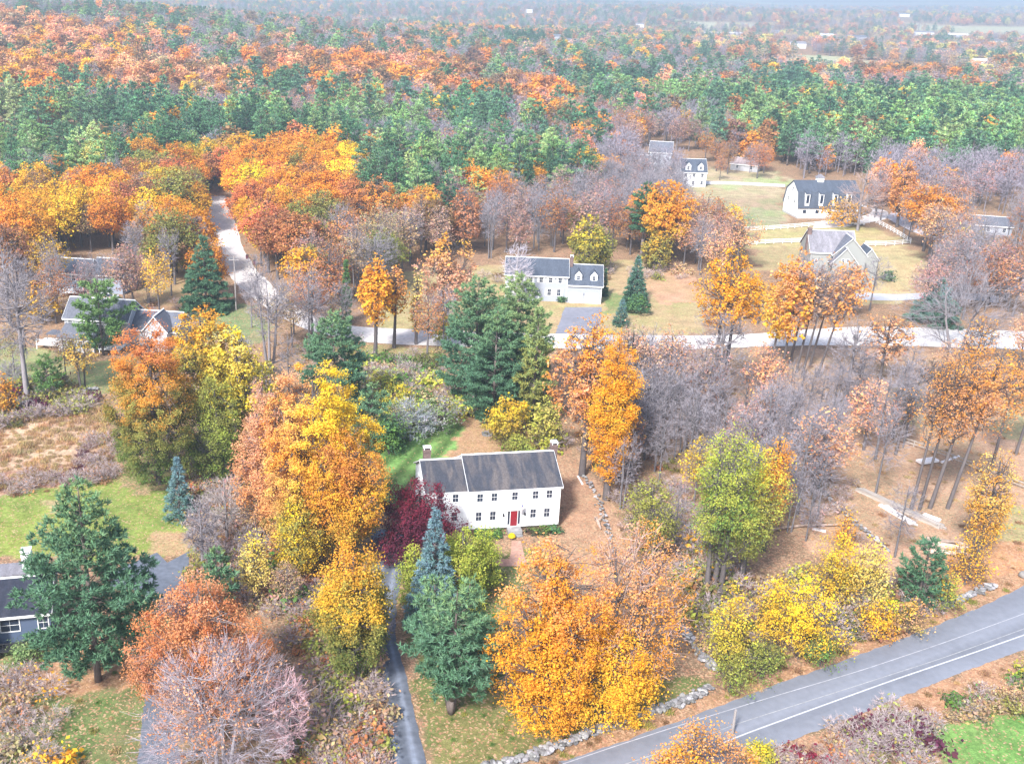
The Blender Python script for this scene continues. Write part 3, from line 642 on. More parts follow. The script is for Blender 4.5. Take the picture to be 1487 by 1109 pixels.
MB().box(5.1, 7.0, -1.2, -.02, 0, .55).box(5.2, 6.9, -1.55, -1.2, 0, .37).box(5.2, 6.9, -1.9, -1.55, 0, .19).build('front_step', STONE, h)
def H2W(A, rz, x, y, z): return (A[0]+x*math.cos(rz)-y*math.sin(rz), A[1]+x*math.sin(rz)+y*math.cos(rz), z)
WH = (A, rz, W)
fl = empty('flag', H2W(A, rz, 6.75, -.02, 3.0), rz, label='striped flag on a slanted pole beside the red door', cat='flag')
MB().cyl((0, 0, 0), (.12, -1.0, 1.5), .025).build('pole', METAL, fl)
q = MB()
for i in range(7):
    for j in range(6):
        p = lambda a, b: (.12-.10*a+.06*math.sin(b*4+a*2), -.95+.5*a, 1.4-.7*a-b*.95)
        a0, a1, b0, b1 = i/7, (i+1)/7, j/6, (j+1)/6
        q.add([p(a0, b0), p(a1, b0), p(a1, b1), p(a0, b1)], [(0, 1, 2, 3)], (.06, .08, .28) if (i < 4 and j < 2) else ((.6, .05, .07) if i % 2 else (.8, .8, .8)))
q.build('banner', solid('flag_cloth', (1, 1, 1), .8), fl)
pt = empty('flower_pot', H2W(A, rz, 5.3, -2.2, 0), 0, label='yellow chrysanthemums in a round pot by the front step', cat='flower pot')
MB().cyl((0, 0, 0), (0, 0, .4), .25, .35, 12).build('pot', BRICK, pt)
q = MB(); n = 260; v = RS.normal(size=(n, 3)); v /= np.linalg.norm(v, axis=1, keepdims=True); v[:, 2] = np.abs(v[:, 2])
leaves(q, v*np.array([.5, .5, .45])+[0, 0, .4], v, .1, .8, np.tile([.85, .62, .03], (n, 1))*RS.uniform(.8, 1.15, (n, 1)), RS); q.build('flowers', LEAF, pt)
fp = MB()
for i in range(11):
    a_ = i*2*PI/11; fp.box(math.cos(a_)*.7-.17, math.cos(a_)*.7+.17, math.sin(a_)*.7-.17, math.sin(a_)*.7+.17, 0, .28+.05*(i % 3), (.9-.05*(i % 4),)*3)
fp.box(-.35, .45, -.12, .02, .1, .22, (.5, .4, .35)).box(-.05, .1, -.4, .4, .22, .34, (.5, .4, .35))
tag(fp.build('fire_pit', STONE, None, tuple(G(707, 631))), 'small ring of pale stones on the leafy lawn behind the white house', 'fire pit')

# ---- grey colonial across the gravel road
A, rz, W = frame_of((733, 434.5), (822, 438.5)); GW = 7.9
h = empty('colonial_house', A, rz, label='light grey colonial with white shutters and a two-door dormered garage', cat='house')
gable_wall(h, 0, W, 8.6, 0, 6.1, 9.0, SD_GREY); gable_roof(h, 0, W, 8.6, 6.1, 9.0, SH_BLUE, trim=WHITE)
gable_wall(h, W+.02, W+GW, 8.6, 0, 4.4, 8.0, SD_GREY, y0=-.5); gable_roof(h, W+.33, W+GW, 8.6, 4.4, 8.0, SH_BLUE, y0=-.5, trim=WHITE)
chimney(h, W+.8, 3.5, 6, 9.9, .7, .9, cap=WHITE)
for f_ in (.1, .25, .40, .575, .725, .88): window(h, f_*W, 5.1, .75, 1.25, 0, shut=WHITE)
for f_ in (.08, .24, .715, .87): window(h, f_*W, 2.2, .8, 1.5, 0, shut=WHITE)
MB().box(.45*W-.5, .45*W+.5, -.05, -.01, .3, 2.4).build('door', WHITE, h)
q = MB().box(.45*W-1.5, .45*W+1.5, -1.6, -.02, 0, .25).box(.45*W-1.35, .45*W-1.2, -1.5, -1.35, .25, 2.7).box(.45*W+1.2, .45*W+1.35, -1.5, -1.35, .25, 2.7); q.build('porch', WHITE, h)
q = MB().prism([(.45*W-1.6, 2.7), (.45*W+1.6, 2.7), (.45*W, 3.6)], -1.7, -.02)
for v in q.v: v[:, [0, 1]] = v[:, [1, 0]]
q.f = [(f[:, ::-1], k) for f, k in q.f]; q.build('porch_roof', SH_BLUE, h)
for x_ in (W+2.1, W+5.7):
    g_ = MB().box(x_-1.5, x_+1.5, -.56, -.51, .05, 2.45); g_.build('garage_door', WHITE, h)
for x_ in (W+2.45, W+6.0): dormer(h, x_, .35, 5.0, 1.6, 1.55, 2.5, 2.6, SD_WHITE, SH_BLUE, (.65, 1.0))
MB().box(W+GW-.12, W+GW+.02, -.54, -.51, 0, 4.3).box(-.02, .1, -.03, 0, 0, 6).box(W-.12, W, -.03, 0, 0, 6).build('corner_board', WHITE, h)
MB().box(W+3.85, W+3.98, -.68, -.56, 2.0, 2.35).build('wall_lantern', DARKP, h)

# ---- white gambrel barn
A, rz, W = frame_of((1157, 317.5), (1244, 317.8)); D = 11.5
h = empty('barn', A, rz, label='white gambrel barn with dark roof, tall dormers and a cupola', cat='barn')
GP = [(0, 3.9), (1.3, 8.3), (D/2, 11.2), (D-1.3, 8.3), (D, 3.9)]
MB().prism([(0, .5), (D, .5), (D, 3.9), (D-1.3, 8.3), (D/2, 11.2), (1.3, 8.3), (0, 3.9)], 0, W).build('wall', SD_BARN, h)
MB().box(.05, W-.05, .05, D-.05, -.2, .5).build('foundation', CONC, h)
q = MB(); n = 5; o1 = [(-.35, 3.4), (1.1, 8.5), (D/2, 11.45), (D-1.1, 8.5), (D+.35, 3.4)]; o0 = [(-.3, 3.3), (1.32, 8.32), (D/2, 11.22), (D-1.32, 8.32), (D+.3, 3.3)]
for i in range(4): q.hexa([(-.3, *o0[i]), (W+.3, *o0[i]), (W+.3, *o0[i+1]), (-.3, *o0[i+1]), (-.3, *o1[i]), (W+.3, *o1[i]), (W+.3, *o1[i+1]), (-.3, *o1[i+1])])
q.build('roof', SH_BLUE, h)
for k in range(4):
    x_ = 2.6+k*(W-4.4)/3.4
    q = MB(); q.hexa([(x_-.7, -.2, 4.2), (x_+.7, -.2, 4.2), (x_+.7, 1.8, 8.6), (x_-.7, 1.8, 8.6), (x_-.7, -.25, 8.0), (x_+.7, -.25, 8.0), (x_+.7, 1.9, 8.9), (x_-.7, 1.9, 8.9)])
    o = q.build('dormer', WHITE, h); MB().hexa([(x_-.85, -.5, 8.0), (x_+.85, -.5, 8.0), (x_+.85, 1.95, 8.92), (x_-.85, 1.95, 8.92), (x_-.85, -.5, 8.15), (x_+.85, -.5, 8.15), (x_+.85, 1.95, 9.07), (x_-.85, 1.95, 9.07)]).build('dormer_roof', SH_BLUE, o)
    MB().box(x_-.45, x_+.45, -.29, -.255, 5.0, 7.6).build('pane', GLASS, o)
for k in range(4): window(h, 2.2+k*4.2, 2.3, .9, .9, 0, mat=DARKP, cross=False)
q = MB().box(W*.42-1.0, W*.42+1.0, D/2-1.0, D/2+1.0, 10.9, 12.4).build('cupola', WHITE, h)
r_ = MB(); r_.add([(W*.42-1.3, D/2-1.3, 12.41), (W*.42+1.3, D/2-1.3, 12.41), (W*.42+1.3, D/2+1.3, 12.41), (W*.42-1.3, D/2+1.3, 12.41), (W*.42, D/2, 13.5)], [(0, 1, 4), (1, 2, 4), (2, 3, 4), (3, 0, 4)]); r_.build('cupola_roof', SH_LT, q)
window(h, D/2, 8.6, .9, 1.2, 0, '-x'); window(h, D/2-2.5, 5.2, .9, 1.2, 0, '-x'); window(h, D/2+2.5, 5.2, .9, 1.2, 0, '-x'); MB().box(-.06, -.01, D/2-1.6, D/2+1.6, .5, 3.4).build('barn_door', WHITE, h)

# ---- sage green house with two front gables
A, rz, W = frame_of((1170, 414), (1238, 417))
h = empty('sage_green_house', A, rz, label='tall sage-green house with steep front gables and pale roof by the white fence', cat='house')
gable_wall(h, 0, W*.95, 10, 0, 8.6, 12.8, SD_GREEN); gable_roof(h, 0, W*.95, 10, 8.6, 12.8, SH_LT, trim=WHITE)
def front_gable(par, x0, x1, yf, run, z0, zw, zr, mw, mr, trim=WHITE):
    D_ = x1-x0; w_ = empty('front_gable', (x0, yf+run, 0), -PI/2); w_.parent = par
    gable_wall(w_, 0, run, D_, z0, zw, zr, mw); gable_roof(w_, 0, run, D_, zw, zr, mr, oh=.3, trim=trim); return w_
fg = front_gable(h, 5.2, W+1.6, -1.2, 5, 0, 8.4, 12.4, SD_GREEN, SH_GREY)
fg = front_gable(h, 4.6, W-.6, -2.6, 4, 0, 6.6, 10.2, SD_GREEN, SH_GREY)
window(h, 7.2, 7.2, .6, .7, -2.6); window(h, 8.3, 7.2, .6, .7, -2.6); window(h, 1.5, 6.2, .6, .8, 0)
for x_ in (2.0, 6.6): MB().box(x_-1.4, x_+1.4, (-.06 if x_ < 4 else -2.66), (-.01 if x_ < 4 else -2.61), .1, 2.6).build('garage_door', WHITE, h)
MB().hexa([(.1, -1.1, 3.1), (4.5, -1.1, 3.1), (4.5, -.02, 3.7), (.1, -.02, 3.7), (.1, -1.1, 3.25), (4.5, -1.1, 3.25), (4.5, -.02, 3.85), (.1, -.02, 3.85)]).build('awning', SH_GREY, h)
q = front_gable(h, W+2.0, W+6, 3, 6, 0, 6.5, 9, SD_GREEN, SH_BLUE)
chimney(h, .1, 4.2, 8, 13.6, .9, .9)
MB().box(W-.5, W+3, -3.6, -1.25, 0, .9).build('deck', WOODG, h)
# ---- house behind the red oak, upper left
A, rz, W = frame_of((97, 500), (188, 506))
h = empty('grey_house', A, rz, label='rambling taupe house with white deck beside the tall green pine', cat='house')
gable_wall(h, 0, W, 8, 0, 5.6, 8.6, SD_TAUPE); gable_roof(h, 0, W, 8, 5.6, 8.6, SH_GREY, trim=WHITE)
gable_wall(h, W+.02, W+9.5, 8, 0, 3.8, 6.4, SD_TAUPE, y0=1); gable_roof(h, W+.33, W+9.5, 8, 3.8, 6.4, SH_GREY, y0=1, trim=WHITE)
front_gable(h, W+3.6, W+8.4, -1.2, 5, 0, 4.4, 7.2, SD_TAUPE, SH_GREY); window(h, W+5.6, 3.9, .7, 1, -1.2); window(h, W+6.5, 3.9, .7, 1, -1.2)
gable_wall(h, .6, 7.6, 4, 0, 2.9, 3.9, SD_TAUPE, y0=-4.1); MB().hexa([(.3, -4.5, 2.9), (7.9, -4.5, 2.9), (7.9, -.02, 4.4), (.3, -.02, 4.4), (.3, -4.5, 3.1), (7.9, -4.5, 3.1), (7.9, -.02, 4.6), (.3, -.02, 4.6)]).build('roof', SH_GREY, h)
for x_ in (1.6, 3.0, 4.9, 6.6): window(h, x_, 1.7, .8, 1.4, -4.1)
for x_ in (1.2, 4, 7, 10): window(h, x_, 4.7, .8, 1.1, 0)
q = MB().box(-4.5, .5, -3.8, .2, .9, 1.05)
for x_ in np.arange(-4.4, .5, .8): q.box(x_, x_+.1, -3.8, -3.7, 1.05, 2.0)
q.box(-4.5, .5, -3.82, -3.68, 1.95, 2.05).box(-4.45, -4.3, -3.75, -3.6, 0, .9).box(.2, .35, -3.75, -3.6, 0, .9).box(8.2, 12.5, -3.6, -.1, .7, .85)
for x_ in np.arange(8.2, 12.5, .8): q.box(x_, x_+.1, -3.6, -3.5, .85, 1.8)
q.box(8.2, 12.5, -3.62, -3.48, 1.78, 1.88).box(8.3, 8.45, -3.5, -3.35, 0, .7).box(12.2, 12.35, -3.5, -3.35, 0, .7); q.build('deck', WHITE, h)
MB().box(-2.6, .4, -3.0, -.2, 2.9, 3.05).box(-2.5, -2.38, -2.9, -2.78, 1.05, 2.9).build('porch_roof', SH_GREY, h)
# ---- blue-grey house behind bare trees
A, rz, W = frame_of((68, 424), (128, 428))
h = empty('blue_grey_house', A, rz, label='blue-grey house half hidden behind bare trees at upper left', cat='house')
gable_wall(h, 0, W, 8, 0, 4.9, 7.2, SD_BLUE); gable_roof(h, 0, W, 8, 4.9, 7.2, SH_BLUE, trim=WHITE)
gable_wall(h, W+.02, W+8, 8, 0, 4.4, 7.2, SD_BLUE, y0=2); gable_roof(h, W+.33, W+8, 8, 4.4, 7.2, SH_BLUE, y0=2, trim=WHITE)
for x_ in (1.5, 4, 7, 9.5): window(h, x_, 3.8, .9, 1.2, 0); window(h, x_, 1.5, .9, 1.2, 0)
q = MB().box(5, 9.5, -3, -.05, 1.0, 1.15)
for x_ in np.arange(5, 9.5, .7): q.box(x_, x_+.1, -3, -2.9, 1.15, 2.1)
q.box(5, 9.5, -3.02, -2.88, 2.08, 2.18).box(5, 5.15, -2.9, -2.75, 0, 1).box(9.3, 9.45, -2.9, -2.75, 0, 1).build('deck', WHITE, h)
# ---- dark roofed house at the lower left edge
A, rz, W = frame_of((-110, 957), (78, 938))
h = empty('slate_blue_house', A, rz, label='slate-blue house with dark roof and white chimney behind the big pine', cat='house')
gable_wall(h, 0, W, 7.6, .3, 4.6, 6.6, SD_DBLUE); gable_roof(h, 0, W, 7.6, 4.6, 6.6, shingles('navy_shingles', (.022, .026, .042), .3, (.05, .05, .07)), oh=.5, trim=WHITE)
MB().box(.1, W-.1, .1, 7.5, -.2, .3).build('foundation', CONC, h)
MB().box(-2, W-1.0, 4.6, 6.6, .3, 6.6).build('wall', SD_DBLUE, h); MB().hexa([(-2.3, 4.1, 6.7), (W-.7, 4.1, 6.7), (W-.7, 6.6, 6.7), (-2.3, 6.6, 6.7), (-2.3, 4.1, 6.95), (W-.7, 4.1, 6.95), (W-.7, 6.6, 7.0), (-2.3, 6.6, 7.0)]).build('roof', SH_LT, h)
MB().box(-1, 7.35, -1.6, -.02, .3, 5.0).build('wall', SD_DBLUE, h); MB().box(7.36, 7.5, -1.64, -1.5, .3, 5.1).build('corner_board', WHITE, h)
chimney(h, 10.6, 5.2, 6.8, 9.0, 1.0, 1.0, mat=solid('white_brick', (.72, .72, .74), .8, noise=.1, scale=4), cap=WHITE)
window(h, 9.0, 3.2, 1.9, 1.5, 0); window(h, 12.4, 3.2, 1, 1.4, 0)
q = MB().box(7.6, 11.6, -1.6, -.05, .9, 1.05)
for x_ in np.arange(7.6, 11.6, .35): q.box(x_, x_+.05, -1.6, -1.55, 1.05, 1.9)
q.box(7.6, 11.6, -1.61, -1.54, 1.9, 1.98).box(7.7, 7.82, -1.5, -1.38, 0, .9).box(11.4, 11.52, -1.5, -1.38, 0, .9)
for i in range(4): q.box(9.6, 10.8, -1.9-.3*i, -1.62-.3*i, .7-.2*i, .76-.2*i)
q.build('porch', DARKP, h)
# ---- upper right farm buildings
def simple_house(a, b, D, zw, zr, mw, mr, label, cat='house', name='farm_house', wins=3, dorm=0, rows=1, trim=WHITE):
    A, rz, W = frame_of(a, b); A = A.copy(); A[2] = height(A[0], A[1]); h = empty(name, A, rz, label=label, cat=cat)
    gable_wall(h, 0, W, D, -.3, zw, zr, mw); gable_roof(h, 0, W, D, zw, zr, mr, trim=trim)
    for r in range(rows):
        for i in range(wins): window(h, W*(i+.5)/wins, 1.6+2.7*r, .9, 1.2, 0)
    for i in range(dorm): dormer(h, W*(i+.5)/dorm, .4, zw+.5, 2.0, 1.8, 2.9, 3, mw, mr, (.8, 1.2))
    return h
simple_house((940, 250), (972, 252), 9, 8, 11.5, SD_GREY, SH_GREY, 'tall grey gabled building beyond the big round orange tree', 'building', 'grey_building', 2, 0, 2)
simple_house((925, 246), (941, 248), 5, 4, 5.5, SD_GREY, SH_LT, 'low grey shed with pale roof on the side of the tall grey building', 'shed', 'shed', 1)
simple_house((988, 271), (1024, 272), 9, 5.5, 9.5, SD_WHITE, SH_BLUE, 'white farmhouse with two dormers behind the big round orange tree', 'house', 'farm_house', 3, 2, 2)
simple_house((1060, 247), (1100, 251), 8, 2.6, 4.6, SD_TAUPE, SH_BROWN, 'long low shed with brown roof at the wood edge near the barn', 'shed', 'shed', 2)
simple_house((1400, 338), (1468, 343), 8, 2.8, 4.8, SD_GREY, SH_GREY, 'low grey-roofed outbuilding among bare trees at the right edge', 'shed', 'outbuilding', 3)
simple_house((1250, 398), (1262, 399), 3, 2.4, 3.4, SD_GREEN, SH_DARK, 'small dark-roofed shed beside the sage-green house', 'shed', 'shed', 1)
# far town
FB = [(662,44,14),(684,46,30),(712,45,22),(742,47,26),(768,24,16),(805,60,16),(822,72,22),(590,58,12),(1036,46,34),(1066,47,24),(1092,46,30),(1128,44,20),(1160,68,22),(1202,49,26),(1246,53,34),(1312,32,26),(1344,47,40),(1392,50,34),(1424,97,16),(1446,60,30),(560,12,20),(930,36,16),(880,50,16),(1262,72,20)]
FBP = []
for i, (u, v, w) in enumerate(FB):
    g = G(u, v); g[2] = height(g[0], g[1]); h_ = float(RS.uniform(5, 8)); D = w*.45
    r = empty('distant_building', g, RS.uniform(-.4, .4)); FBP.append((g[0], g[1], w))
    gable_wall(r, -w/2, w/2, D, -1, h_, h_+2.2, [SD_BARN, SD_WHITE, SD_GREY][i % 3]); gable_roof(r, -w/2, w/2, D, h_, h_+2.2, [WHITE, SH_LT, SH_GREY][(i*2+i//3) % 3])
    place = ['in the hazy town strip left of centre' if u < 700 else 'in the hazy town strip at top centre' if u < 900 else 'in the far town right of centre' if u < 1180 else 'among the pale far fields at upper right'][0]
    ordn = ['first', 'second', 'third', 'fourth', 'fifth', 'sixth', 'seventh', 'eighth', 'ninth']
    grp = [q for q in FB if ('a' if q[0] < 700 else 'b' if q[0] < 900 else 'c' if q[0] < 1180 else 'd') == ('a' if u < 700 else 'b' if u < 900 else 'c' if u < 1180 else 'd')]
    tag(r, f"pale low building {place}, {ordn[sorted(grp).index((u, v, w))]} from left", 'building', 'far town buildings')

# ================================================================== FENCES, WALLS, POLES, VEHICLES, WOODPILES
def fence(pts, label, step=2.6, hgt=1.35, mat=WHITE, rails=3, name='rail_fence', grp='white rail fences round the paddocks', pw=.14):
    P = np.array([G(*q)[:2] for q in pts]); d = np.r_[0, np.cumsum(np.linalg.norm(np.diff(P, axis=0), axis=1))]; n = max(2, int(d[-1]/step)+1)
    t = np.linspace(0, d[-1], n); C = np.stack([np.interp(t, d, P[:, 0]), np.interp(t, d, P[:, 1])], 1); o0 = C[0]
    r = empty(name, (o0[0], o0[1], 0), 0, label=label, cat='fence', group=grp)
    for c in C: x, y = c-o0; MB().box(x-pw/2, x+pw/2, y-pw/2, y+pw/2, -.1, hgt+.1).build('post', mat, r)
    q = MB()
    for k in range(rails):
        z = hgt*(k+1)/rails-.12
        for a, b in zip(C[:-1], C[1:]):
            a = a-o0; b = b-o0; dd = (b-a)/np.linalg.norm(b-a); nr = np.array([-dd[1], dd[0]])*.025; a = a+dd*pw/2; b = b-dd*pw/2
            q.hexa([(*(a-nr), z), (*(b-nr), z), (*(b+nr), z), (*(a+nr), z), (*(a-nr), z+.17), (*(b-nr), z+.17), (*(b+nr), z+.17), (*(a+nr), z+.17)])
    q.build('rail', mat, r)
fence([(1068,337),(1120,334),(1180,329),(1218,324)], 'white rail fence along the green paddock in front of the barn')
fence([(1062,358),(1120,354),(1175,352)], 'white rail fence just left of the sage-green house, nearer paddock side')
fence([(1228,324),(1258,324),(1272,323)], 'short white rail fence between the barn tree and the bend of the drive')
fence([(1272,324),(1298,338),(1322,353)], 'white rail fence running diagonally down along the farm road')
fence([(1256,357),(1290,357),(1322,354)], 'white rail fence across the tan lawn right of the sage-green house')
fence([(1298,640),(1345,655),(1400,676),(1450,697),(1500,716)], 'old grey split-rail fence crossing the leafy field at right', 3, 1.1, WOODG, 2, 'split_rail_fence', 'split rail fences', .12)
fence([(1090,570),(1180,590),(1250,606)], 'low weathered fence crossing the leafy field by the bare trees', 3.2, 1.0, WOODG, 1, 'split_rail_fence', 'split rail fences', .1)

def rock(mb, c, s, rng, col=(1, 1, 1)):
    n = 10; th = np.linspace(0, 2*PI, n, endpoint=False); V = []
    for ph, k in ((-.9, .55), (-.35, .95), (.35, .9), (.85, .45)):
        for t in th: V.append([math.cos(t)*k, math.sin(t)*k, ph*.9])
    V = np.array(V)+rng.normal(size=(4*n, 3))*.10; V = V*np.array(s); a = rng.random()*6; V = V@np.array([[math.cos(a), math.sin(a), 0], [-math.sin(a), math.cos(a), 0], [0, 0, 1]])
    i0 = mb.n; f = [[r*n+j, r*n+(j+1) % n, (r+1)*n+(j+1) % n, (r+1)*n+j] for r in range(3) for j in range(n)]
    mb.add(V+np.array(c), f, col); mb.f.append((np.array([[i0+j for j in range(n)][::-1]]), 0)); mb.f.append((np.array([[i0+3*n+j for j in range(n)]]), 0))
def stone_wall(pts, label, n, size=.5, w=.45, hh=.55, seed=1):
    rng = np.random.default_rng(seed); C = resamp(pts, n); mb = MB(); o0 = C[0].copy()
    for c in C-o0:
        for k in range(3):
            s = size*rng.uniform(.5, 1.3)*.6; g = rng.uniform(.5, 1.6); off = rng.normal(size=2)*w*.5
            rock(mb, (c[0]+off[0], c[1]+off[1], hh*rng.random()*.8+.1), (s*1.3, s, s*.65), rng, (g, g*rng.uniform(.96, 1.02), g*rng.uniform(.95, 1.05)))
    tag(mb.build('stone_wall', STONE, None, (o0[0], o0[1], 0)), label, 'stone wall', 'dry stone walls')
stone_wall([(700,1118),(770,1101),(830,1078),(880,1055),(930,1038),(990,1022),(1032,1000)], 'pale dry stone wall curving along the verge below the front lawn', 170, .42, hh=.6)
stone_wall([(988,912),(1006,935),(1020,955),(1040,975)], 'short steep stone wall between the orange trees and yellow bushes', 50, .42, hh=.6)
stone_wall([(1368,882),(1400,869),(1440,853)], 'stone wall beside the road at the right, under the green juniper', 44, .4)
stone_wall([(845,690),(865,720),(880,760),(890,800)], 'mossy tumbled stone wall under the tall trees right of the white house', 26, .3)
stone_wall([(0,600),(40,585),(90,575),(140,566)], 'old stone wall at the edge of the brush field on the left', 50, .5)
stone_wall([(1180,705),(1240,760),(1290,800)], 'low rubble wall among the bare trees in the leafy wood', 26, .4)
for (u, v), s, lb in (((1236, 908), (1.5, 1.2, 1.1), 'large grey boulder among yellow bushes above the road'), ((1214, 915), (1.0, .8, .7), 'smaller grey boulder left of the large one above the road'), ((1487, 838), (.9, .7, .6), 'grey boulder by the road at the right edge of the field')):
    mb = MB(); rock(mb, (0, 0, s[2]*.6), s, RS, (1.1, 1.05, 1)); o = mb.build('boulder', STONE, None, tuple(G(u, v))); tag(o, lb, 'boulder', 'boulders by the road')
    mo = o.modifiers.new('s', 'SUBSURF'); mo.levels = mo.render_levels = 2
POLEM = solid('pole_wood', (.30, .27, .26), .9, noise=.2, scale=2)
def upole(u, v, top, label, arm=True, lean=0):
    g = G(u, v); hgt = solve_h(g, top); r = empty('utility_pole', g, 0, label=label, cat='utility pole'); MB().cyl((0, 0, -.2), (lean, 0, hgt), .17, .11, 10).build('pole', POLEM, r)
    if arm:
        MB().box(lean-1.1, lean+1.1, -.2, -.08, hgt-.9, hgt-.75).build('crossarm', POLEM, r)
        for s in (-.9, 0, .9): MB().cyl((lean+s, -.14, hgt-.75), (lean+s, -.14, hgt-.5), .06, .04, 6).build('insulator', CONC, r)
    return g, hgt
g1, h1 = upole(343, 450, 372, 'grey wooden utility pole at the bend of the gravel road'); g2, h2 = upole(1257, 300, 254, 'wooden utility pole behind the barn at the farm road')
g3, h3 = upole(287, 338, 290, 'utility pole on the left verge of the gravel road, near the orange wood')
upole(1063, 1066, 1030, 'short grey wooden post standing at the road verge', False)
q = MB()
for t in np.linspace(0, 1, 13)[:-1]:
    f = lambda t: (g1*(1-t)+g3*t)+np.array([0, 0, h1*(1-t)+h3*t-.6-1.2*math.sin(t*PI)]); q.cyl(f(t)-g1, f(t+1/12)-g1, .03, None, 4)
tag(q.build('overhead_wire', DARKP, None, tuple(g1)), 'thin dark wire between the two poles beside the gravel road', 'wire')

def car(u, v, rz, label, col, kind='suv', name='parked_car'):
    g = G(u, v); r = empty(name, g, rz, label=label, cat='pickup truck' if kind == 'camper' else 'car')
    L, Wd = (5.6, 2.0) if kind == 'camper' else (4.6, 1.85)
    prof = [(-L/2, .35), (L/2, .35), (L/2, .85), (L/2-.15, .95), (L/2-1.3, 1.05), (-L/2+.1, 1.1), (-L/2, .8)]
    b = MB(); n = len(prof); b.add([(x, -Wd/2, z) for x, z in prof]+[(x, Wd/2, z) for x, z in prof], [[i, (i+1) % n, n+(i+1) % n, n+i] for i in range(n)]); b.f += [(np.array([list(range(n))]), 0), (np.array([list(range(n, 2*n))[::-1]]), 0)]
    b.build('body', solid('car_paint_'+name, col, .3, spec=.6), r)
    k0, k1 = (-L/2+.2, L/2-1.4) if kind != 'camper' else (L/2-3.3, L/2-1.5); w = Wd/2
    c_ = MB(); c_.add([(k0, -w+.05, 1.05), (k1, -w+.05, 1.05), (k1, w-.05, 1.05), (k0, w-.05, 1.05), (k0+.35, -w+.25, 1.62), (k1-.65, -w+.25, 1.62), (k1-.65, w-.25, 1.62), (k0+.35, w-.25, 1.62)], [(4, 5, 6, 7), (0, 1, 5, 4), (1, 2, 6, 5), (2, 3, 7, 6), (3, 0, 4, 7)]); c_.build('cabin_glass', GLASS, r)
    MB().box(k0+.3, k1-.6, -w+.2, w-.2, 1.625, 1.68).build('cabin_roof', solid('car_roof_'+name, col, .3, spec=.6), r)
    for sx in (-L/2+.85, L/2-.9):
        for sy in (-1, 1): wh = MB().cyl((sx, sy*(w-.22), .34), (sx, sy*(w+.02), .34), .34, None, 14).build('wheel', DARKP, r); MB().cyl((sx, sy*(w+.02), .34), (sx, sy*(w+.05), .34), .2, None, 10).build('rim', METAL, wh)
    if kind == 'camper':
        MB().box(-L/2-.1, L/2-3.35, -w-.05, w+.05, 1.12, 2.9).box(L/2-3.3, L/2-1.7, -w+.05, w-.05, 1.75, 2.85).build('camper_shell', WHITE, r)
    for sy in (-.65, .65): MB().box(L/2, L/2+.03, sy-.18, sy+.18, .62, .8).build('headlight', GLASS, r)
    return r
car(527, 362, .5, 'white pickup with camper shell parked among brown trees beyond the gravel road', (.75, .75, .76), 'camper', 'camper_truck')
car(497, 366, -.3, 'small white car beside the camper truck in the wood', (.75, .75, .78), 'suv')
car(1243, 327, .05, 'white car parked under the orange tree beside the barn', (.78, .78, .8), 'suv')
car(158, 436, .2, 'pale car parked under trees behind the tall green pine', (.7, .7, .72), 'suv')
for i, (u, v) in enumerate(((359, 376), (370, 384))):
    b = empty('trash_bin', G(u, v), 0, label=['dark red wheeled bin on the gravel road verge, farther one', 'dark red wheeled bin on the gravel road verge, nearer one'][i], cat='bin', group='bins at the gravel road')
    MB().hexa([(-.25, -.28, .05), (.25, -.28, .05), (.25, .28, .05), (-.25, .28, .05), (-.33, -.38, 1.0), (.33, -.38, 1.0), (.33, .38, 1.0), (-.33, .38, 1.0)]).build('bin_body', solid('maroon_plastic', (.15, .03, .05), .5), b); MB().box(-.36, .36, -.41, .41, 1.0, 1.09).build('lid', DARKP, b)
# timber
def plank(a, b, w, t, z, label, mat, n=1, name='timber_stack'):
    A = G(*a, z); B = G(*b, z); L = np.linalg.norm(B-A); rz = math.atan2(B[1]-A[1], B[0]-A[0]); q = MB()
    for i in range(n):
        o_ = (i-(n-1)/2)*(w+.06); j = RS.normal()*.25; q.box(j, L+j, o_-w/2, o_+w/2, 0, t, (RS.uniform(.8, 1.15),)*3)
        if n > 1: q.box(.1+j, L-.4+j, o_-w/2, o_+w/2, t+.01, t*2, (RS.uniform(.8, 1.15),)*3)
    tag(q.build(name, mat, None, tuple(A), rz), label, 'timber', 'sawn timber lying in the leafy wood')
PALEW = solid('fresh_sawn_wood', (.78, .74, .74), .7, noise=.12, scale=1.5, stretch=(.5, 5, 5))
plank((1282, 735), (1328, 763), .42, .16, 0, 'pale fresh-cut board lying in leaves, nearer the road', PALEW, 2)
plank((1338, 748), (1362, 757), 1.1, .3, 0, 'broad pale slab beside the long grey timbers', PALEW)
plank((1246, 712), (1368, 768), .28, .28, 0, 'long grey weathered timbers lying diagonally across the leafy ground', WOODG, 3)
plank((1335, 672), (1360, 668), 1.3, .35, .25, 'flat white tarp-like board stack behind the leaning trunks', PALEW)
plank((1366, 672), (1392, 663), .3, .2, 0, 'single pale pole on leaves right of the white stack', PALEW)
plank((838, 690), (845, 702), .22, .15, 0, 'pale broken limb on leaves right of the white house', PALEW)
plank((1180, 768), (1200, 772), .5, .15, 0, 'small pale board under the bare trees', PALEW)
lp = empty('log_pile', G(1345, 797), math.atan2(-.2, 1), label='pile of mossy cut logs beside the orange leaf litter near the road', cat='log pile')
LOGM = solid('log_bark', (.36, .27, .22), .9, noise=.35, scale=2)
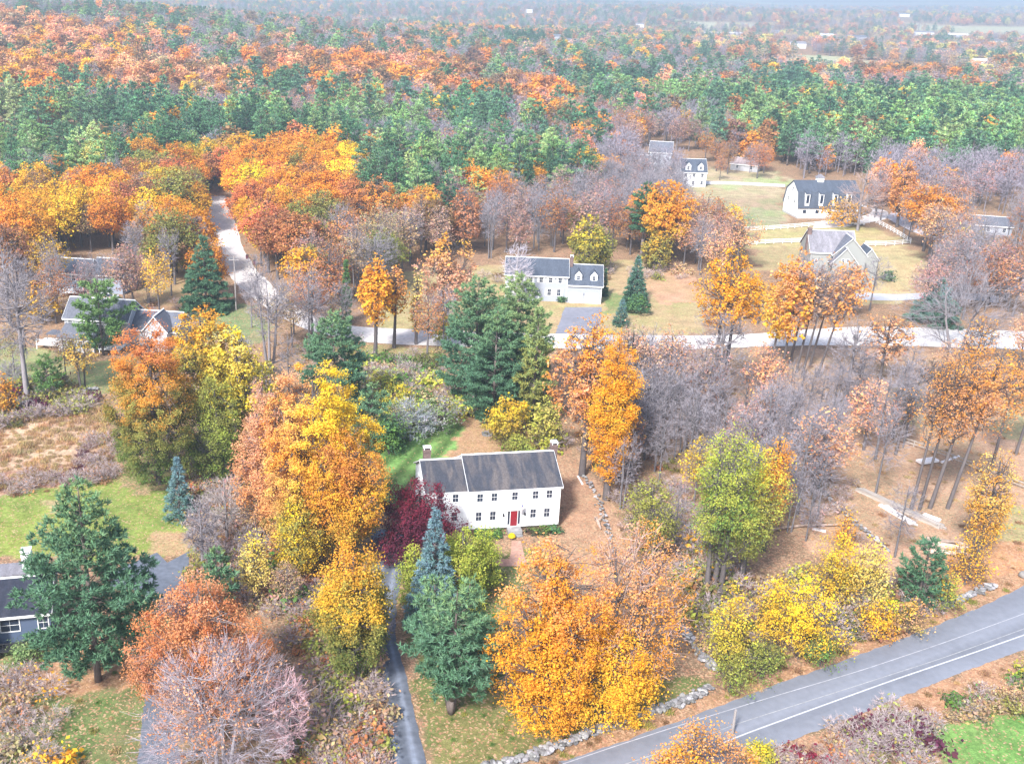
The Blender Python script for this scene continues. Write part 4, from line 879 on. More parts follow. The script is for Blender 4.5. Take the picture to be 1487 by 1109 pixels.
for i in range(13):
    r_ = RS.uniform(.2, .36); x0 = RS.uniform(-.6, .8); y_ = (i % 5)*.62-1.2+RS.normal()*.1; z_ = r_+(i//5)*.5; MB().cyl((x0, y_, z_), (x0+RS.uniform(3.2, 4.6), y_+RS.normal()*.35, z_+RS.normal()*.1), r_, r_*.85, 9, (RS.uniform(.7, 1.3),)*3).build('log', LOGM, lp)
for k, ((u0, v0), (u1, v1), r_, lb) in enumerate((((1100, 772), (1240, 764), .22, 'long fallen grey trunk lying level in the bare wood'), ((1372, 790), (1418, 802), .2, 'crooked dark fallen branch beside the log pile'), ((880, 690), (920, 700), .16, 'pale fallen trunk under the tall orange column tree'), ((1080, 795), (1130, 770), .18, 'leaning dead trunk behind the yellow-green tree'), ((865, 755), (872, 770), .3, 'short pale log by the tumbled wall right of the white house'))):
    A_ = G(u0, v0); B_ = G(u1, v1); q = MB(); m_ = (A_+B_)/2+np.array([0, .5, .35]); q.cyl((0, 0, r_), m_-A_, r_, r_*.8, 8); q.cyl(m_-A_, B_-A_+[0, 0, .3], r_*.8, r_*.4, 8); q.cyl(m_-A_, m_-A_+[.9, .7, .8], r_*.4, .04, 5); q.cyl((m_-A_)*.5, (m_-A_)*.5+[-.5, -.8, .9], r_*.35, .03, 5)
    tag(q.build('fallen_log', LOGM, None, tuple(A_)), lb, 'fallen log')
# ================================================================== NEAR AND NAMED TREES
HERO = []   # (x, y, r) keep-out
def T(kind, bu, bv, top, width, label, pal=None, seed=1, cat=None, group=None, hb=.18, stack=None, **k):
    g = G(bu, bv); Ht = solve_h(g, top); Zc = proj(g+[0, 0, Ht/2])[2][0]; R = width/2/F*Zc; nd0 = kind in ('pine', 'spruce', 'cedar', 'juniper'); Ht = Ht if nd0 else solve_env(g, top, R, hb); R = R*(1.25 if kind == 'spruce' else 1)*(.9 if kind in ('maple', 'oak', 'sapling', 'shrub') else 1); HERO.append((g[0], g[1], max(1.0, R*.6)))
    nd = kind in ('pine', 'spruce', 'cedar', 'juniper'); form = k.pop('form', None)
    near = 130/max(Zc, 90)
    if nd:
        w, l = conifer(Ht, R, Ht*hb, seed, form or {'juniper': 'cedar'}.get(kind, kind), pal=pal, **k)
        nm = {'pine': 'pine_tree', 'spruce': 'spruce_tree', 'cedar': 'cedar_tree', 'juniper': 'juniper_tree'}[kind]
    else:
        sh = kind == 'shrub'
        k.setdefault('leaf', .105 if Zc < 150 else .18 if Zc < 190 else .26); k.setdefault('clump', .38)
        if sh: k.setdefault('prof', 'shrub'); k.setdefault('stems', 5); k.setdefault('tr', .05); k.setdefault('n2', 40); k.setdefault('n3', 170); k.setdefault('twr', .015)
        if k.get('dens', 5) == 0 or kind == 'bare': k.setdefault('n4', 2200); k.setdefault('dens', 0); k.setdefault('bark', (.22, .20, .21)); k.setdefault('twigc', (.27, .245, .265)); k.setdefault('n3', 650)
        w, l = decid(Ht, R, Ht*hb, seed=seed, pal=pal, **k)
        nm = {'shrub': 'shrub', 'bare': 'bare_tree', 'maple': 'maple_tree', 'oak': 'oak_tree', 'apple': 'apple_tree', 'sapling': 'sapling'}[kind]
    return treeobj(nm, w, l, g, label, cat or nm.replace('_', ' ').replace('bare tree', 'tree'), group, nd, 0, 'foliage' if kind == 'shrub' else 'crown')
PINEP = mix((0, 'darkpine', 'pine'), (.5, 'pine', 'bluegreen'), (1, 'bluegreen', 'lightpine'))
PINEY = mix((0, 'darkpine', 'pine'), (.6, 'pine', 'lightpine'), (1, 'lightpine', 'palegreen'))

# --- foreground, left to right
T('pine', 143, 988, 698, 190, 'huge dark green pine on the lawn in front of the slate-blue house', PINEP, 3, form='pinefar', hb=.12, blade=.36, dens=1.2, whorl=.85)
T('maple', 300, 1050, 828, 205, 'rust-red leafy maple left behind the bare silvery tree', mix((0, 'pink', 'rust'), (.6, 'redorange', 'rust'), (1, 'redorange', 'peach')), 5, hb=.16, prof='dome', dens=3.6, leaf=.09, n2=90, n3=700, bark=(.25, .22, .22))
T('bare', 325, 1122, 925, 215, 'silvery bare tree spreading over the left driveway', mix((0, 'rust', 'pink'), (1, 'redorange', 'peach')), 6, dens=.35, leaf=.1, leaf_z=(.45, 1), hb=.08, prof='dome', stems=3, n2=110, n3=900, n4=9000, twigc=(.34, .30, .335), bark=(.33, .31, .33), twr=.016, tr=.24)
T('bare', 418, 1115, 970, 70, 'small pinkish bare tree right of the silvery bare tree', None, 7, hb=.1, prof='fan', n4=1200, twigc=(.52, .34, .36))
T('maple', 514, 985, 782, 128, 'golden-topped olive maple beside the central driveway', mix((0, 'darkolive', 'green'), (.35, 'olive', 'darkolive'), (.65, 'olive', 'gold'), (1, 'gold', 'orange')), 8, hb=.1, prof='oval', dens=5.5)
T('pine', 655, 1035, 838, 148, 'dark green many-stemmed pine on the front lawn beside the driveway', PINEP, 9, stems=3, hb=.2, blade=.34, dens=1.15, whorl=.95)
T('spruce', 628, 905, 738, 70, 'slender blue-grey spruce in front of the purple maple', mix((0, 'bluegreen', 'blue'), (1, 'blue', 'blue')), 10, hb=.04, blade=.3, dens=1.3, whorl=.55)
T('sapling', 668, 885, 758, 70, 'bright lime-green tree right of the blue spruce', mix((0, 'green', 'yellowgreen'), (1, 'lime', 'yellowgreen')), 11, cat='tree', hb=.05, prof='dome', dens=5, n2=40, n3=260)
T('sapling', 700, 852, 768, 52, 'low lime-green tree nearest the white house front', mix((0, 'green', 'yellowgreen'), (1, 'lime', 'lime')), 12, cat='tree', hb=.05, prof='dome', dens=5, n2=40, n3=220)
T('sapling', 600, 880, 790, 44, 'small lime-green bush tree left behind the blue spruce', mix((0, 'green', 'olive'), (1, 'lime', 'yellowgreen')), 13, cat='tree', hb=.05, prof='dome', dens=5, n2=40, n3=200)
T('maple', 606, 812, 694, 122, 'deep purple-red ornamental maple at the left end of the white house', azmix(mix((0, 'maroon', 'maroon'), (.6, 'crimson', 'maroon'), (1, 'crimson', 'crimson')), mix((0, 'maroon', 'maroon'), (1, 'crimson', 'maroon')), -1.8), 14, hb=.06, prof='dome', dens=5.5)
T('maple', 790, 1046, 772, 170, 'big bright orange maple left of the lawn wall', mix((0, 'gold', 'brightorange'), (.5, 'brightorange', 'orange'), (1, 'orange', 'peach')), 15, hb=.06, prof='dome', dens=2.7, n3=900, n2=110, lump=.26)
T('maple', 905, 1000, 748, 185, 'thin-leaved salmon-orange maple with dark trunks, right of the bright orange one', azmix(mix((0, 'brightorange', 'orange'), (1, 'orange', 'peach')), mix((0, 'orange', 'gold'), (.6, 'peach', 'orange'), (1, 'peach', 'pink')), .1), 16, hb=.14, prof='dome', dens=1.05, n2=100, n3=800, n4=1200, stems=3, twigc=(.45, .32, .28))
T('maple', 885, 1045, 905, 120, 'low golden-orange crown just above the pale curving wall', mix((0, 'gold', 'gold'), (1, 'brightorange', 'gold')), 17, hb=.05, prof='dome', dens=4)
T('maple', 790, 1050, 880, 120, 'lower golden bough mass at the foot of the big orange maple', mix((0, 'gold', 'orange'), (1, 'brightorange', 'gold')), 18, hb=.05, prof='dome', dens=3.4)
T('maple', 1015, 1175, 1058, 190, 'orange tree top cut by the bottom edge beside the road', mix((0, 'gold', 'orange'), (1, 'brightorange', 'peach')), 19, hb=.2, prof='round', dens=2.6, n3=700)
T('shrub', 1100, 1118, 1075, 50, 'yellow-green shrub at the road edge, bottom centre', mix((0, 'yellowgreen', 'olive'), (1, 'yellow', 'yellowgreen')), 20, dens=5)
# --- big trees left of the white house
T('maple', 388, 790, 556, 84, 'tall salmon-pink maple at the left of the yellow-orange group', mix((0, 'peach', 'orange'), (1, 'peach', 'pink')), 21, hb=.1, prof='oval', dens=3.2, n3=650, twigc=(.45, .3, .28))
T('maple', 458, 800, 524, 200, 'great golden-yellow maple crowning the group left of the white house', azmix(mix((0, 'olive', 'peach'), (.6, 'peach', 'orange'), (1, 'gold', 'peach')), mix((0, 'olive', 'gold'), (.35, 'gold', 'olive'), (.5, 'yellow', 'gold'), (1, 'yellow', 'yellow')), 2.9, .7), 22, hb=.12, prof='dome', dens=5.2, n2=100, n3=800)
T('maple', 502, 832, 622, 132, 'rounded orange maple in front of the great yellow one', mix((0, 'olive', 'orange'), (.4, 'gold', 'orange'), (1, 'orange', 'rust')), 23, hb=.24, prof='oval', dens=4.2, n3=750)
T('maple', 435, 850, 715, 80, 'olive and gold maple low in front of the yellow group', mix((0, 'olive', 'gold'), (1, 'olive', 'yellow')), 24, hb=.15, prof='oval', dens=3)
T('oak', 232, 702, 464, 152, 'red-topped oak with green lower crown by the brush field', mix((0, 'darkolive', 'green'), (.35, 'olive', 'darkolive'), (.6, 'olive', 'orange'), (.78, 'redorange', 'orange'), (1, 'redorange', 'redorange')), 25, hb=.08, prof='dome', dens=5.2, n2=100, n3=800, tr=.42)
T('maple', 300, 640, 444, 95, 'orange-topped tree right behind the red oak', mix((0, 'olive', 'brown'), (.6, 'gold', 'olive'), (1, 'orange', 'gold')), 26, hb=.2, prof='round', dens=4)
T('maple', 350, 685, 470, 92, 'yellow vine-draped tree between red oak and salmon maple', mix((0, 'darkolive', 'olive'), (.5, 'olive', 'yellow'), (1, 'yellow', 'paleyellow')), 27, hb=.1, prof='round', dens=3.6)
T('maple', 318, 700, 540, 80, 'dark olive vine-tangled tree below the yellow one', mix((0, 'darkolive', 'green'), (1, 'olive', 'yellowgreen')), 28, hb=.05, prof='dome', dens=3.4)
T('spruce', 262, 752, 664, 44, 'small blue spruce at the edge of the left lawn', mix((0, 'blue', 'bluegreen'), (1, 'blue', 'blue')), 29, hb=.03, blade=.28, dens=1.1, whorl=.5)
T('bare', 295, 830, 720, 60, 'small grey bare tree below the blue spruce', None, 30, prof='fan', n4=900)
T('bare', 330, 790, 690, 70, 'tangled grey bare tree in the brush belt', None, 31, prof='fan', n4=1000, twigc=(.40, .34, .32))
T('sapling', 372, 880, 770, 55, 'thin yellowish sapling left of the olive maple', mix((0, 'paleyellow', 'tan'), (1, 'paleyellow', 'yellow')), 32, hb=.2, prof='oval', dens=1.6)
T('pine', 318, 905, 800, 60, 'small green pine behind the rust-red maple', PINEP, 33, hb=.1, blade=.4)
# --- behind the white house
T('pine', 486, 612, 456, 118, 'rounded dark pine behind the great yellow maple', PINEP, 34, hb=.1, blade=.36, dens=1.1, whorl=.9)
T('pine', 540, 655, 560, 60, 'lower dark pine behind the left lawn shrubs', PINEP, 341, hb=.05, blade=.4, dens=1., whorl=.9)
T('pine', 688, 590, 404, 112, 'left pine of the tall clump behind the white house', PINEP, 35, hb=.06, blade=.36, dens=1.2, whorl=.9)
T('pine', 745, 588, 400, 112, 'right pine of the tall clump behind the white house', PINEY, 36, hb=.06, blade=.36, dens=1.2, whorl=.9)
T('pine', 715, 612, 452, 100, 'lower front pine of the clump behind the white house', PINEP, 37, hb=.05, blade=.36, dens=1.2, whorl=.9)
T('pine', 772, 622, 448, 58, 'pale green-yellow pine at the right side of the clump', mix((0, 'darkolive', 'olive'), (.5, 'lightpine', 'olive'), (1, 'palegreen', 'lightpine')), 38, hb=.06, blade=.42)
T('shrub', 735, 645, 575, 70, 'yellow-orange vine-covered tree at the pine clump foot', mix((0, 'olive', 'darkolive'), (1, 'yellow', 'gold')), 39, cat='vine-covered tree', dens=3.4)
T('shrub', 790, 655, 575, 45, 'pale yellow feathery tree behind the right chimney', mix((0, 'olive', 'yellowgreen'), (1, 'paleyellow', 'yellowgreen')), 40, cat='small tree', dens=3, prof='oval', hb=.1)
T('shrub', 752, 660, 630, 46, 'olive bush at the right corner of the back lawn', mix((0, 'green', 'olive'), (1, 'yellowgreen', 'olive')), 41, dens=5)
T('apple', 596, 640, 575, 66, 'blue-grey twiggy apple tree on the back lawn', mix((0, 'grey', 'green'), (1, 'grey', 'palegreen')), 42, hb=.12, prof='dome', dens=1.2, n4=1500, twigc=(.34, .37, .42), bark=(.22, .22, .25))
T('shrub', 640, 625, 572, 70, 'wide grey-green bush behind the back lawn', mix((0, 'green', 'grey'), (1, 'palegreen', 'grey')), 43, dens=2.6)
T('shrub', 570, 600, 555, 85, 'yellow-leaved bush row behind the apple tree', mix((0, 'olive', 'green'), (1, 'yellow', 'yellowgreen')), 44, dens=3.4)
T('shrub', 565, 660, 600, 50, 'dark green bush between yellow maple and apple tree', mix((0, 'darkpine', 'green'), (1, 'pine', 'green')), 45, dens=4)
# --- orange group right of the white house
T('maple', 845, 690, 456, 108, 'pale orange thin maple left of the bright column', mix((0, 'peach', 'rust'), (.6, 'peach', 'orange'), (1, 'brightorange', 'orange')), 46, hb=.3, prof='round', dens=2.3, n4=800, n3=650)
T('maple', 880, 725, 488, 62, 'vivid orange column-shaped maple right of the white house', mix((0, 'orange', 'brightorange'), (.5, 'brightorange', 'gold'), (1, 'brightorange', 'orange')), 47, hb=.14, prof='column', dens=4.6, n2=80, n3=500)
T('maple', 905, 640, 470, 70, 'faint peach tree behind the vivid orange column', mix((0, 'pink', 'tan'), (1, 'peach', 'pink')), 48, hb=.3, prof='round', dens=1.3, n4=900)
T('maple', 1035, 868, 622, 108, 'yellow-green tree with dark stems, left half of the pair', mix((0, 'olive', 'darkolive'), (.5, 'yellowgreen', 'green'), (1, 'lime', 'yellowgreen')), 49, hb=.22, prof='fan', dens=2.1, stems=3, n2=60, n3=420, lump=.32, clump=.5)
T('maple', 1075, 850, 640, 85, 'yellow-green tree, right half of the pair above yellow bushes', mix((0, 'olive', 'darkolive'), (.5, 'yellowgreen', 'olive'), (1, 'lime', 'yellow')), 50, hb=.2, prof='oval', dens=2.0, n3=330, lump=.3, clump=.5)
T('maple', 935, 830, 690, 75, 'sparse olive-yellow tree between salmon maple and yellow-green pair', mix((0, 'olive', 'darkolive'), (1, 'yellowgreen', 'olive')), 51, hb=.15, prof='fan', dens=1.8, n4=600)
T('maple', 1108, 800, 625, 45, 'small orange tree right behind the yellow-green pair', mix((0, 'orange', 'rust'), (1, 'brightorange', 'orange')), 52, hb=.2, prof='oval', dens=2.4)
# --- roadside yellow bushes
for i, (u, v, tp, w, lb, pl) in enumerate((
 (1052, 975, 850, 62, 'gold and lime sapling clump nearest the steep stone wall', ((0, 'olive', 'yellowgreen'), (1, 'gold', 'yellow'))),
 (1060, 1005, 948, 60, 'rounded olive-yellow bush where the walls meet the road', ((0, 'green', 'olive'), (1, 'yellowgreen', 'olive'))),
 (1105, 985, 925, 60, 'dark green-yellow bush left of the golden roadside tree', ((0, 'darkolive', 'green'), (1, 'olive', 'yellowgreen'))),
 (1118, 925, 838, 62, 'deep yellow sapling behind the olive roadside bush', ((0, 'olive', 'gold'), (1, 'yellow', 'gold'))),
 (1158, 955, 835, 100, 'brilliant yellow spreading tree on the bank above the road', ((0, 'gold', 'olive'), (.4, 'yellow', 'gold'), (1, 'yellow', 'yellow'))),
 (1205, 880, 770, 60, 'yellow sapling between brilliant yellow tree and boulder', ((0, 'olive', 'gold'), (1, 'yellow', 'gold'))),
 (1222, 800, 738, 26, 'narrow orange sapling standing behind the yellow saplings', ((0, 'orange', 'rust'), (1, 'brightorange', 'gold'))),
 (1250, 880, 780, 75, 'pale yellow twiggy tree above the grey boulder', ((0, 'paleyellow', 'tan'), (1, 'paleyellow', 'yellow'))),
 (1272, 925, 868, 60, 'yellow-orange bush just right of the large boulder', ((0, 'gold', 'orange'), (1, 'yellow', 'gold'))),
 (1318, 920, 870, 62, 'peachy twiggy bush above the road verge', ((0, 'olive', 'tan'), (1, 'gold', 'peach'))),
 (1190, 968, 920, 55, 'low green bush under the brilliant yellow tree', ((0, 'green', 'darkolive'), (1, 'green', 'olive'))),
 (1368, 892, 830, 42, 'yellow-green bush beside the dark juniper', ((0, 'green', 'olive'), (1, 'yellowgreen', 'gold'))),
 )):
    T('shrub' if v-tp < 90 else 'sapling', u, v, tp, w, lb, mix(*pl), 60+i, cat='shrub' if v-tp < 90 else 'small tree', dens=(1.3 if 'twiggy' in lb else 1.7), lump=.34, **({} if v-tp < 90 else dict(prof='dome', stems=3, hb=.08, n3=380, tr=.08)))
T('juniper', 1330, 885, 782, 62, 'dark green juniper above the roadside stone wall', mix((0, 'darkpine', 'pine'), (1, 'bluegreen', 'pine')), 80, hb=.03, blade=.35, dens=.9)
T('sapling', 1418, 815, 655, 72, 'sparse golden sapling leaning over the orange leaf litter', mix((0, 'orange', 'gold'), (1, 'paleyellow', 'orange')), 81, cat='small tree', hb=.12, prof='fan', dens=1.3, n4=500)
T('sapling', 1400, 848, 770, 60, 'low golden spray of leaves beside the log pile', mix((0, 'gold', 'orange'), (1, 'gold', 'gold')), 82, cat='small tree', hb=.1, prof='dome', dens=.9)
# --- leaning trunks at right
for i, (u, v, tp, w, dn, ln, lb) in enumerate((
 (1322, 742, 520, 46, 1.1, .04, 'slim leaning orange tree, leftmost of the trunks by the timbers'),
 (1335, 740, 505, 60, 1.4, .05, 'leaning orange tree directly behind the long grey timbers'),
 (1350, 738, 505, 90, 1.8, .10, 'thick leaning trunk with orange crown above the timbers'),
 (1376, 738, 498, 100, 1.8, .12, 'leaning dark trunk with broad orange crown, right of the thick one'),
 (1440, 680, 500, 80, 1.9, .05, 'salmon-orange tree at the right edge beyond the split-rail fence'),
 (1400, 590, 460, 60, 1.4, .02, 'pale orange tree just below the gravel road at right'),
 (1475, 660, 520, 50, 1.0, .05, 'thin peach tree hugging the right edge of the field'),
 (1300, 660, 560, 50, 0.9, .03, 'faint rust sapling in the open leafy field'),
 (1340, 600, 520, 50, 0.7, .03, 'small dark-trunked tree behind the leaning orange trunks'))):
    T('maple', u, v, tp, w, lb, mix((0, 'orange', 'rust'), (.5, 'orange', 'peach'), (1, 'brightorange', 'orange')), 90+i, hb=.42, prof='fan', dens=dn*.38, lean=(ln, 0), n4=700, n3=420, tr=.2+.05*(i in (2, 3)))
# --- slender clump on the leafy field below the gravel road
for i, (u, v, tp, w, dn, lb, pl) in enumerate((
 (1121, 525, 372, 48, 3.2, 'golden slender tree, leftmost of the clump by the gravel road', ((0, 'gold', 'yellow'), (1, 'orange', 'peach'))),
 (1135, 540, 360, 55, 2.6, 'tall gold and orange tree, second from left in the roadside clump', ((0, 'gold', 'orange'), (1, 'orange', 'peach'))),
 (1147, 528, 380, 40, .9, 'thin rust-tinged tree, third from left in the roadside clump', ((0, 'peach', 'rust'), (1, 'peach', 'orange'))),
 (1156, 541, 375, 42, .5, 'nearly bare slender tree, middle of the roadside clump', ((0, 'tan', 'rust'), (1, 'peach', 'tan'))),
 (1165, 545, 370, 50, .4, 'dark-stemmed nearly bare tree, third from right in the clump', ((0, 'tan', 'rust'), (1, 'peach', 'tan'))),
 (1176, 530, 385, 50, .6, 'leaning bare-stemmed tree, second from right in the clump', ((0, 'tan', 'rust'), (1, 'peach', 'tan'))),
 (1186, 548, 380, 60, .7, 'leaning dark tree with peach tips, rightmost of the clump', ((0, 'orange', 'rust'), (1, 'peach', 'orange'))))):
    T('maple', u, v, tp, w, lb, mix(*pl), 110+i, hb=.22 if i < 2 else .4, prof='oval' if i < 2 else 'fan', dens=dn, n4=500, n3=360, lean=(.02+.02*i, 0), tr=.22, twigc=(.3, .25, .26))
T('maple', 1040, 590, 362, 92, 'bare-stemmed tree with bright orange top left of the clump', mix((0, 'brightorange', 'orange'), (1, 'brightorange', 'gold')), 120, hb=.55, prof='dome', dens=2.6, leaf_z=(.0, 1), n4=500, stems=2)
T('bare', 1035, 600, 440, 90, 'feathery grey bare tree under the bright orange top', None, 121, prof='fan', n4=1600)
T('bare', 1387, 515, 385, 165, 'big spreading bare tree at the gravel road, right side', None, 122, prof='dome', hb=.15, n4=2600, stems=2)
T('spruce', 1355, 470, 405, 60, 'dark blue-green spruce behind the spreading bare tree', mix((0, 'darkpine', 'bluegreen'), (1, 'bluegreen', 'blue')), 123, hb=.03, blade=.4)
T('maple', 1275, 560, 455, 75, 'wispy peach-orange tree in the middle of the leafy field', mix((0, 'peach', 'pink'), (1, 'orange', 'peach')), 124, hb=.3, prof='fan', dens=1.2, n4=900)
T('bare', 1225, 600, 460, 70, 'thin grey-pink bare tree behind the wispy peach tree', None, 125, prof='fan', n4=1200)
# --- grey colonial's yard
T('spruce', 921, 440, 372, 31, 'tall narrow blue spruce on the grey colonial lawn', mix((0, 'bluegreen', 'darkpine'), (1, 'blue', 'bluegreen')), 130, hb=.02, blade=.38, dens=1.5, whorl=.6)
T('spruce', 901, 473, 434, 19, 'small blue spruce nearer the gravel road', mix((0, 'bluegreen', 'darkpine'), (1, 'bluegreen', 'blue')), 131, hb=.02, blade=.3, dens=1.8, whorl=.5)
T('shrub', 924, 455, 428, 44, 'wide clipped yew mound at the foot of the blue spruce', mix((0, 'darkpine', 'pine'), (1, 'pine', 'green')), 132, cat='yew bush', dens=7, clump=.25, leaf=.2)
T('spruce', 877, 430, 390, 9, 'thin dark arborvitae at the garage corner', mix((0, 'darkpine', 'pine'), (1, 'pine', 'pine')), 133, cat='arborvitae', hb=.01, blade=.22, dens=3, whorl=.4)
T('shrub', 816, 439, 430, 13, 'round dark bush at the right of the grey house front', mix((0, 'darkpine', 'pine'), (1, 'pine', 'green')), 134, dens=7, leaf=.2, clump=.2)
T('bare', 748, 447, 350, 45, 'pale bare tree in front of the grey colonial left end', None, 135, prof='fan', n4=900, twigc=(.55, .5, .55), bark=(.45, .42, .44))
T('maple', 545, 518, 372, 55, 'bright orange tree with dark trunk by the gravel road', mix((0, 'orange', 'gold'), (1, 'orange', 'brightorange')), 136, hb=.35, prof='oval', dens=4)
T('maple', 572, 505, 384, 40, 'slim orange tree touching the bright orange one on its right', mix((0, 'gold', 'orange'), (1, 'orange', 'peach')), 137, hb=.4, prof='oval', dens=3)
T('maple', 648, 485, 342, 88, 'wide pinkish tree with gold crown tip by the tan lawn', mix((0, 'peach', 'pink'), (.6, 'pink', 'peach'), (1, 'brightorange', 'gold')), 138, hb=.25, prof='round', dens=2.4, n4=1000)
T('sapling', 604, 500, 395, 22, 'thin pale-yellow sapling on the tan lawn edge', mix((0, 'paleyellow', 'orange'), (1, 'paleyellow', 'paleyellow')), 139, cat='small tree', hb=.15, prof='column', dens=1.6)
T('shrub', 645, 500, 450, 40, 'yellow-green shrub beside the gravel road below the pink tree', mix((0, 'olive', 'green'), (1, 'yellow', 'yellowgreen')), 140, dens=3.4)
T('maple', 438, 450, 355, 58, 'golden-orange round tree by the gravel road bend', mix((0, 'orange', 'tan'), (.5, 'gold', 'orange'), (1, 'brightorange', 'gold')), 141, hb=.35, prof='round', dens=3.4)
T('bare', 392, 528, 395, 80, 'dark-stemmed bare tree beside the gravel road bend', None, 142, prof='vase', n4=1500, stems=3)
T('spruce', 503, 470, 375, 17, 'narrow dark spruce among bare trees by the road', mix((0, 'darkpine', 'pine'), (1, 'pine', 'green')), 143, hb=.02, blade=.35)
T('spruce', 300, 452, 340, 58, 'dark wide spruce left of the gravel road', mix((0, 'darkpine', 'pine'), (1, 'pine', 'bluegreen')), 144, hb=.03, blade=.45, whorl=.8)
T('pine', 150, 515, 408, 88, 'bright green layered pine in front of the taupe house', mix((0, 'pine', 'green'), (1, 'green', 'lightpine')), 145, hb=.12, blade=.5, dens=.8, whorl=1.2)
T('pine', 72, 578, 515, 48, 'small pale green pine on the left lawn', mix((0, 'pine', 'green'), (1, 'lightpine', 'green')), 146, hb=.05, blade=.4, dens=.8)
T('maple', 120, 568, 488, 55, 'spindly golden saplings in front of the taupe house', mix((0, 'tan', 'gold'), (1, 'gold', 'olive')), 147, hb=.35, prof='fan', dens=1.3, stems=3, n4=400)
T('bare', 40, 580, 380, 95, 'tall grey bare tree at the left edge of the lawn', None, 148, prof='fan', n4=2200, hb=.3, n3=700)
T('bare', 15, 470, 345, 80, 'lilac-grey bare tree at the left edge above the lawn', None, 149, prof='dome', n4=2000)
T('maple', 62, 470, 400, 55, 'thin golden tree left of the taupe house', mix((0, 'gold', 'olive'), (1, 'gold', 'orange')), 150, hb=.1, prof='dome', dens=1.8)
T('maple', 12, 605, 545, 30, 'little orange sapling at the left edge', mix((0, 'orange', 'olive'), (1, 'brightorange', 'orange')), 151, dens=2.4, prof='dome', hb=.1)
T('bare', 20, 560, 520, 50, 'small dark twiggy tree at the left edge', None, 152, prof='dome', n4=700)
# --- upper middle landmarks
T('oak', 962, 385, 262, 80, 'big round bright orange tree at the wood edge above the blue spruce', mix((0, 'olive', 'gold'), (.35, 'gold', 'orange'), (1, 'orange', 'orange')), 160, hb=.3, prof='round', dens=4.6, n3=650)
T('maple', 950, 392, 335, 52, 'olive-gold tree under the big round orange crown', mix((0, 'olive', 'darkolive'), (1, 'olive', 'gold')), 161, hb=.1, prof='dome', dens=3.4)
T('maple', 1057, 375, 292, 40, 'yellow-fringed orange tree left of the paddock fence', mix((0, 'yellow', 'gold'), (.7, 'gold', 'orange'), (1, 'yellow', 'yellow')), 162, hb=.1, prof='column', dens=3)
T('maple', 1222, 330, 285, 58, 'low spreading orange tree beside the barn end', mix((0, 'orange', 'gold'), (1, 'gold', 'tan')), 163, hb=.15, prof='dome', dens=2.4, n4=400)
T('bare', 1245, 335, 240, 60, 'bare brown tree rising behind the low orange tree by the barn', None, 164, prof='dome', n4=1200, twigc=(.45, .33, .3))
T('maple', 1302, 330, 228, 45, 'tall salmon tree at the bend of the farm drive', mix((0, 'rust', 'orange'), (1, 'peach', 'orange')), 165, hb=.15, prof='oval', dens=2.6)
T('maple', 1395, 395, 328, 52, 'rounded golden-yellow tree near the right edge road', mix((0, 'gold', 'orange'), (1, 'paleyellow', 'gold')), 166, hb=.2, prof='round', dens=4)
T('maple', 1225, 460, 380, 60, 'orange tree in front of the sage-green house', mix((0, 'orange', 'rust'), (1, 'peach', 'orange')), 167, hb=.2, prof='round', dens=2.2)
T('maple', 850, 400, 310, 62, 'yellow-olive tree behind the grey colonial garage', mix((0, 'olive', 'darkolive'), (1, 'yellow', 'olive')), 168, hb=.1, prof='oval', dens=3.4)
T('maple', 870, 395, 330, 46, 'dull olive tree at the wood edge left of the blue spruce', mix((0, 'olive', 'darkolive'), (1, 'yellowgreen', 'olive')), 169, hb=.1, prof='oval', dens=3)
T('maple', 548, 365, 255, 78, 'rust-orange broad tree behind the camper truck', mix((0, 'rust', 'brown'), (.6, 'orange', 'rust'), (1, 'orange', 'rust')), 170, hb=.3, prof='dome', dens=3.2)
T('maple', 618, 365, 268, 58, 'gold-topped tree between two rust trees in the middle wood', mix((0, 'olive', 'yellowgreen'), (.6, 'gold', 'tan'), (1, 'gold', 'orange')), 171, hb=.25, prof='dome', dens=3)
T('maple', 672, 370, 270, 56, 'domed rust tree right of the gold-topped one', mix((0, 'pink', 'rust'), (1, 'rust', 'redorange')), 172, hb=.25, prof='dome', dens=2.4)
T('spruce', 766, 312, 236, 36, 'solitary dark spruce in the grey wood behind the colonial', mix((0, 'darkpine', 'pine'), (1, 'pine', 'pine')), 173, hb=.05, blade=.5)
T('maple', 1100, 470, 405, 40, 'small golden tree left of the roadside clump base', mix((0, 'gold', 'gold'), (1, 'orange', 'gold')), 174, hb=.3, prof='oval', dens=1.2)

# foundation bushes of the white house, countable
Aw, rzw, Ww = WH
for i, (x_, y_, s_, c1, lb) in enumerate(((1.0, -1.1, .8, 'green', 'left end of the white house front'), (2.3, -1.3, .9, 'pine', 'left of the front step, first pair'), (3.6, -1.2, .85, 'green', 'left of the front step, nearest it'), (8.3, -1.2, .8, 'maroon', 'right of the front step, nearest it'), (9.8, -1.3, .95, 'darkolive', 'right of the front step, middle'), (11.3, -1.2, .9, 'pine', 'right end of the white house front'))):
    w_, l_ = decid(s_*1.2, s_, .05, 'shrub', 200+i, 6, .15, stems=4, tr=.03, n2=14, n3=60, pal=mix((0, 'darkpine', c1), (1, c1, 'green')), clump=.2, twr=.01)
    treeobj('shrub', w_, l_, H2W(Aw, rzw, x_, y_, 0), 'clipped dark foundation bush at the '+lb, 'shrub', 'foundation bushes of the white house', foliage='foliage')
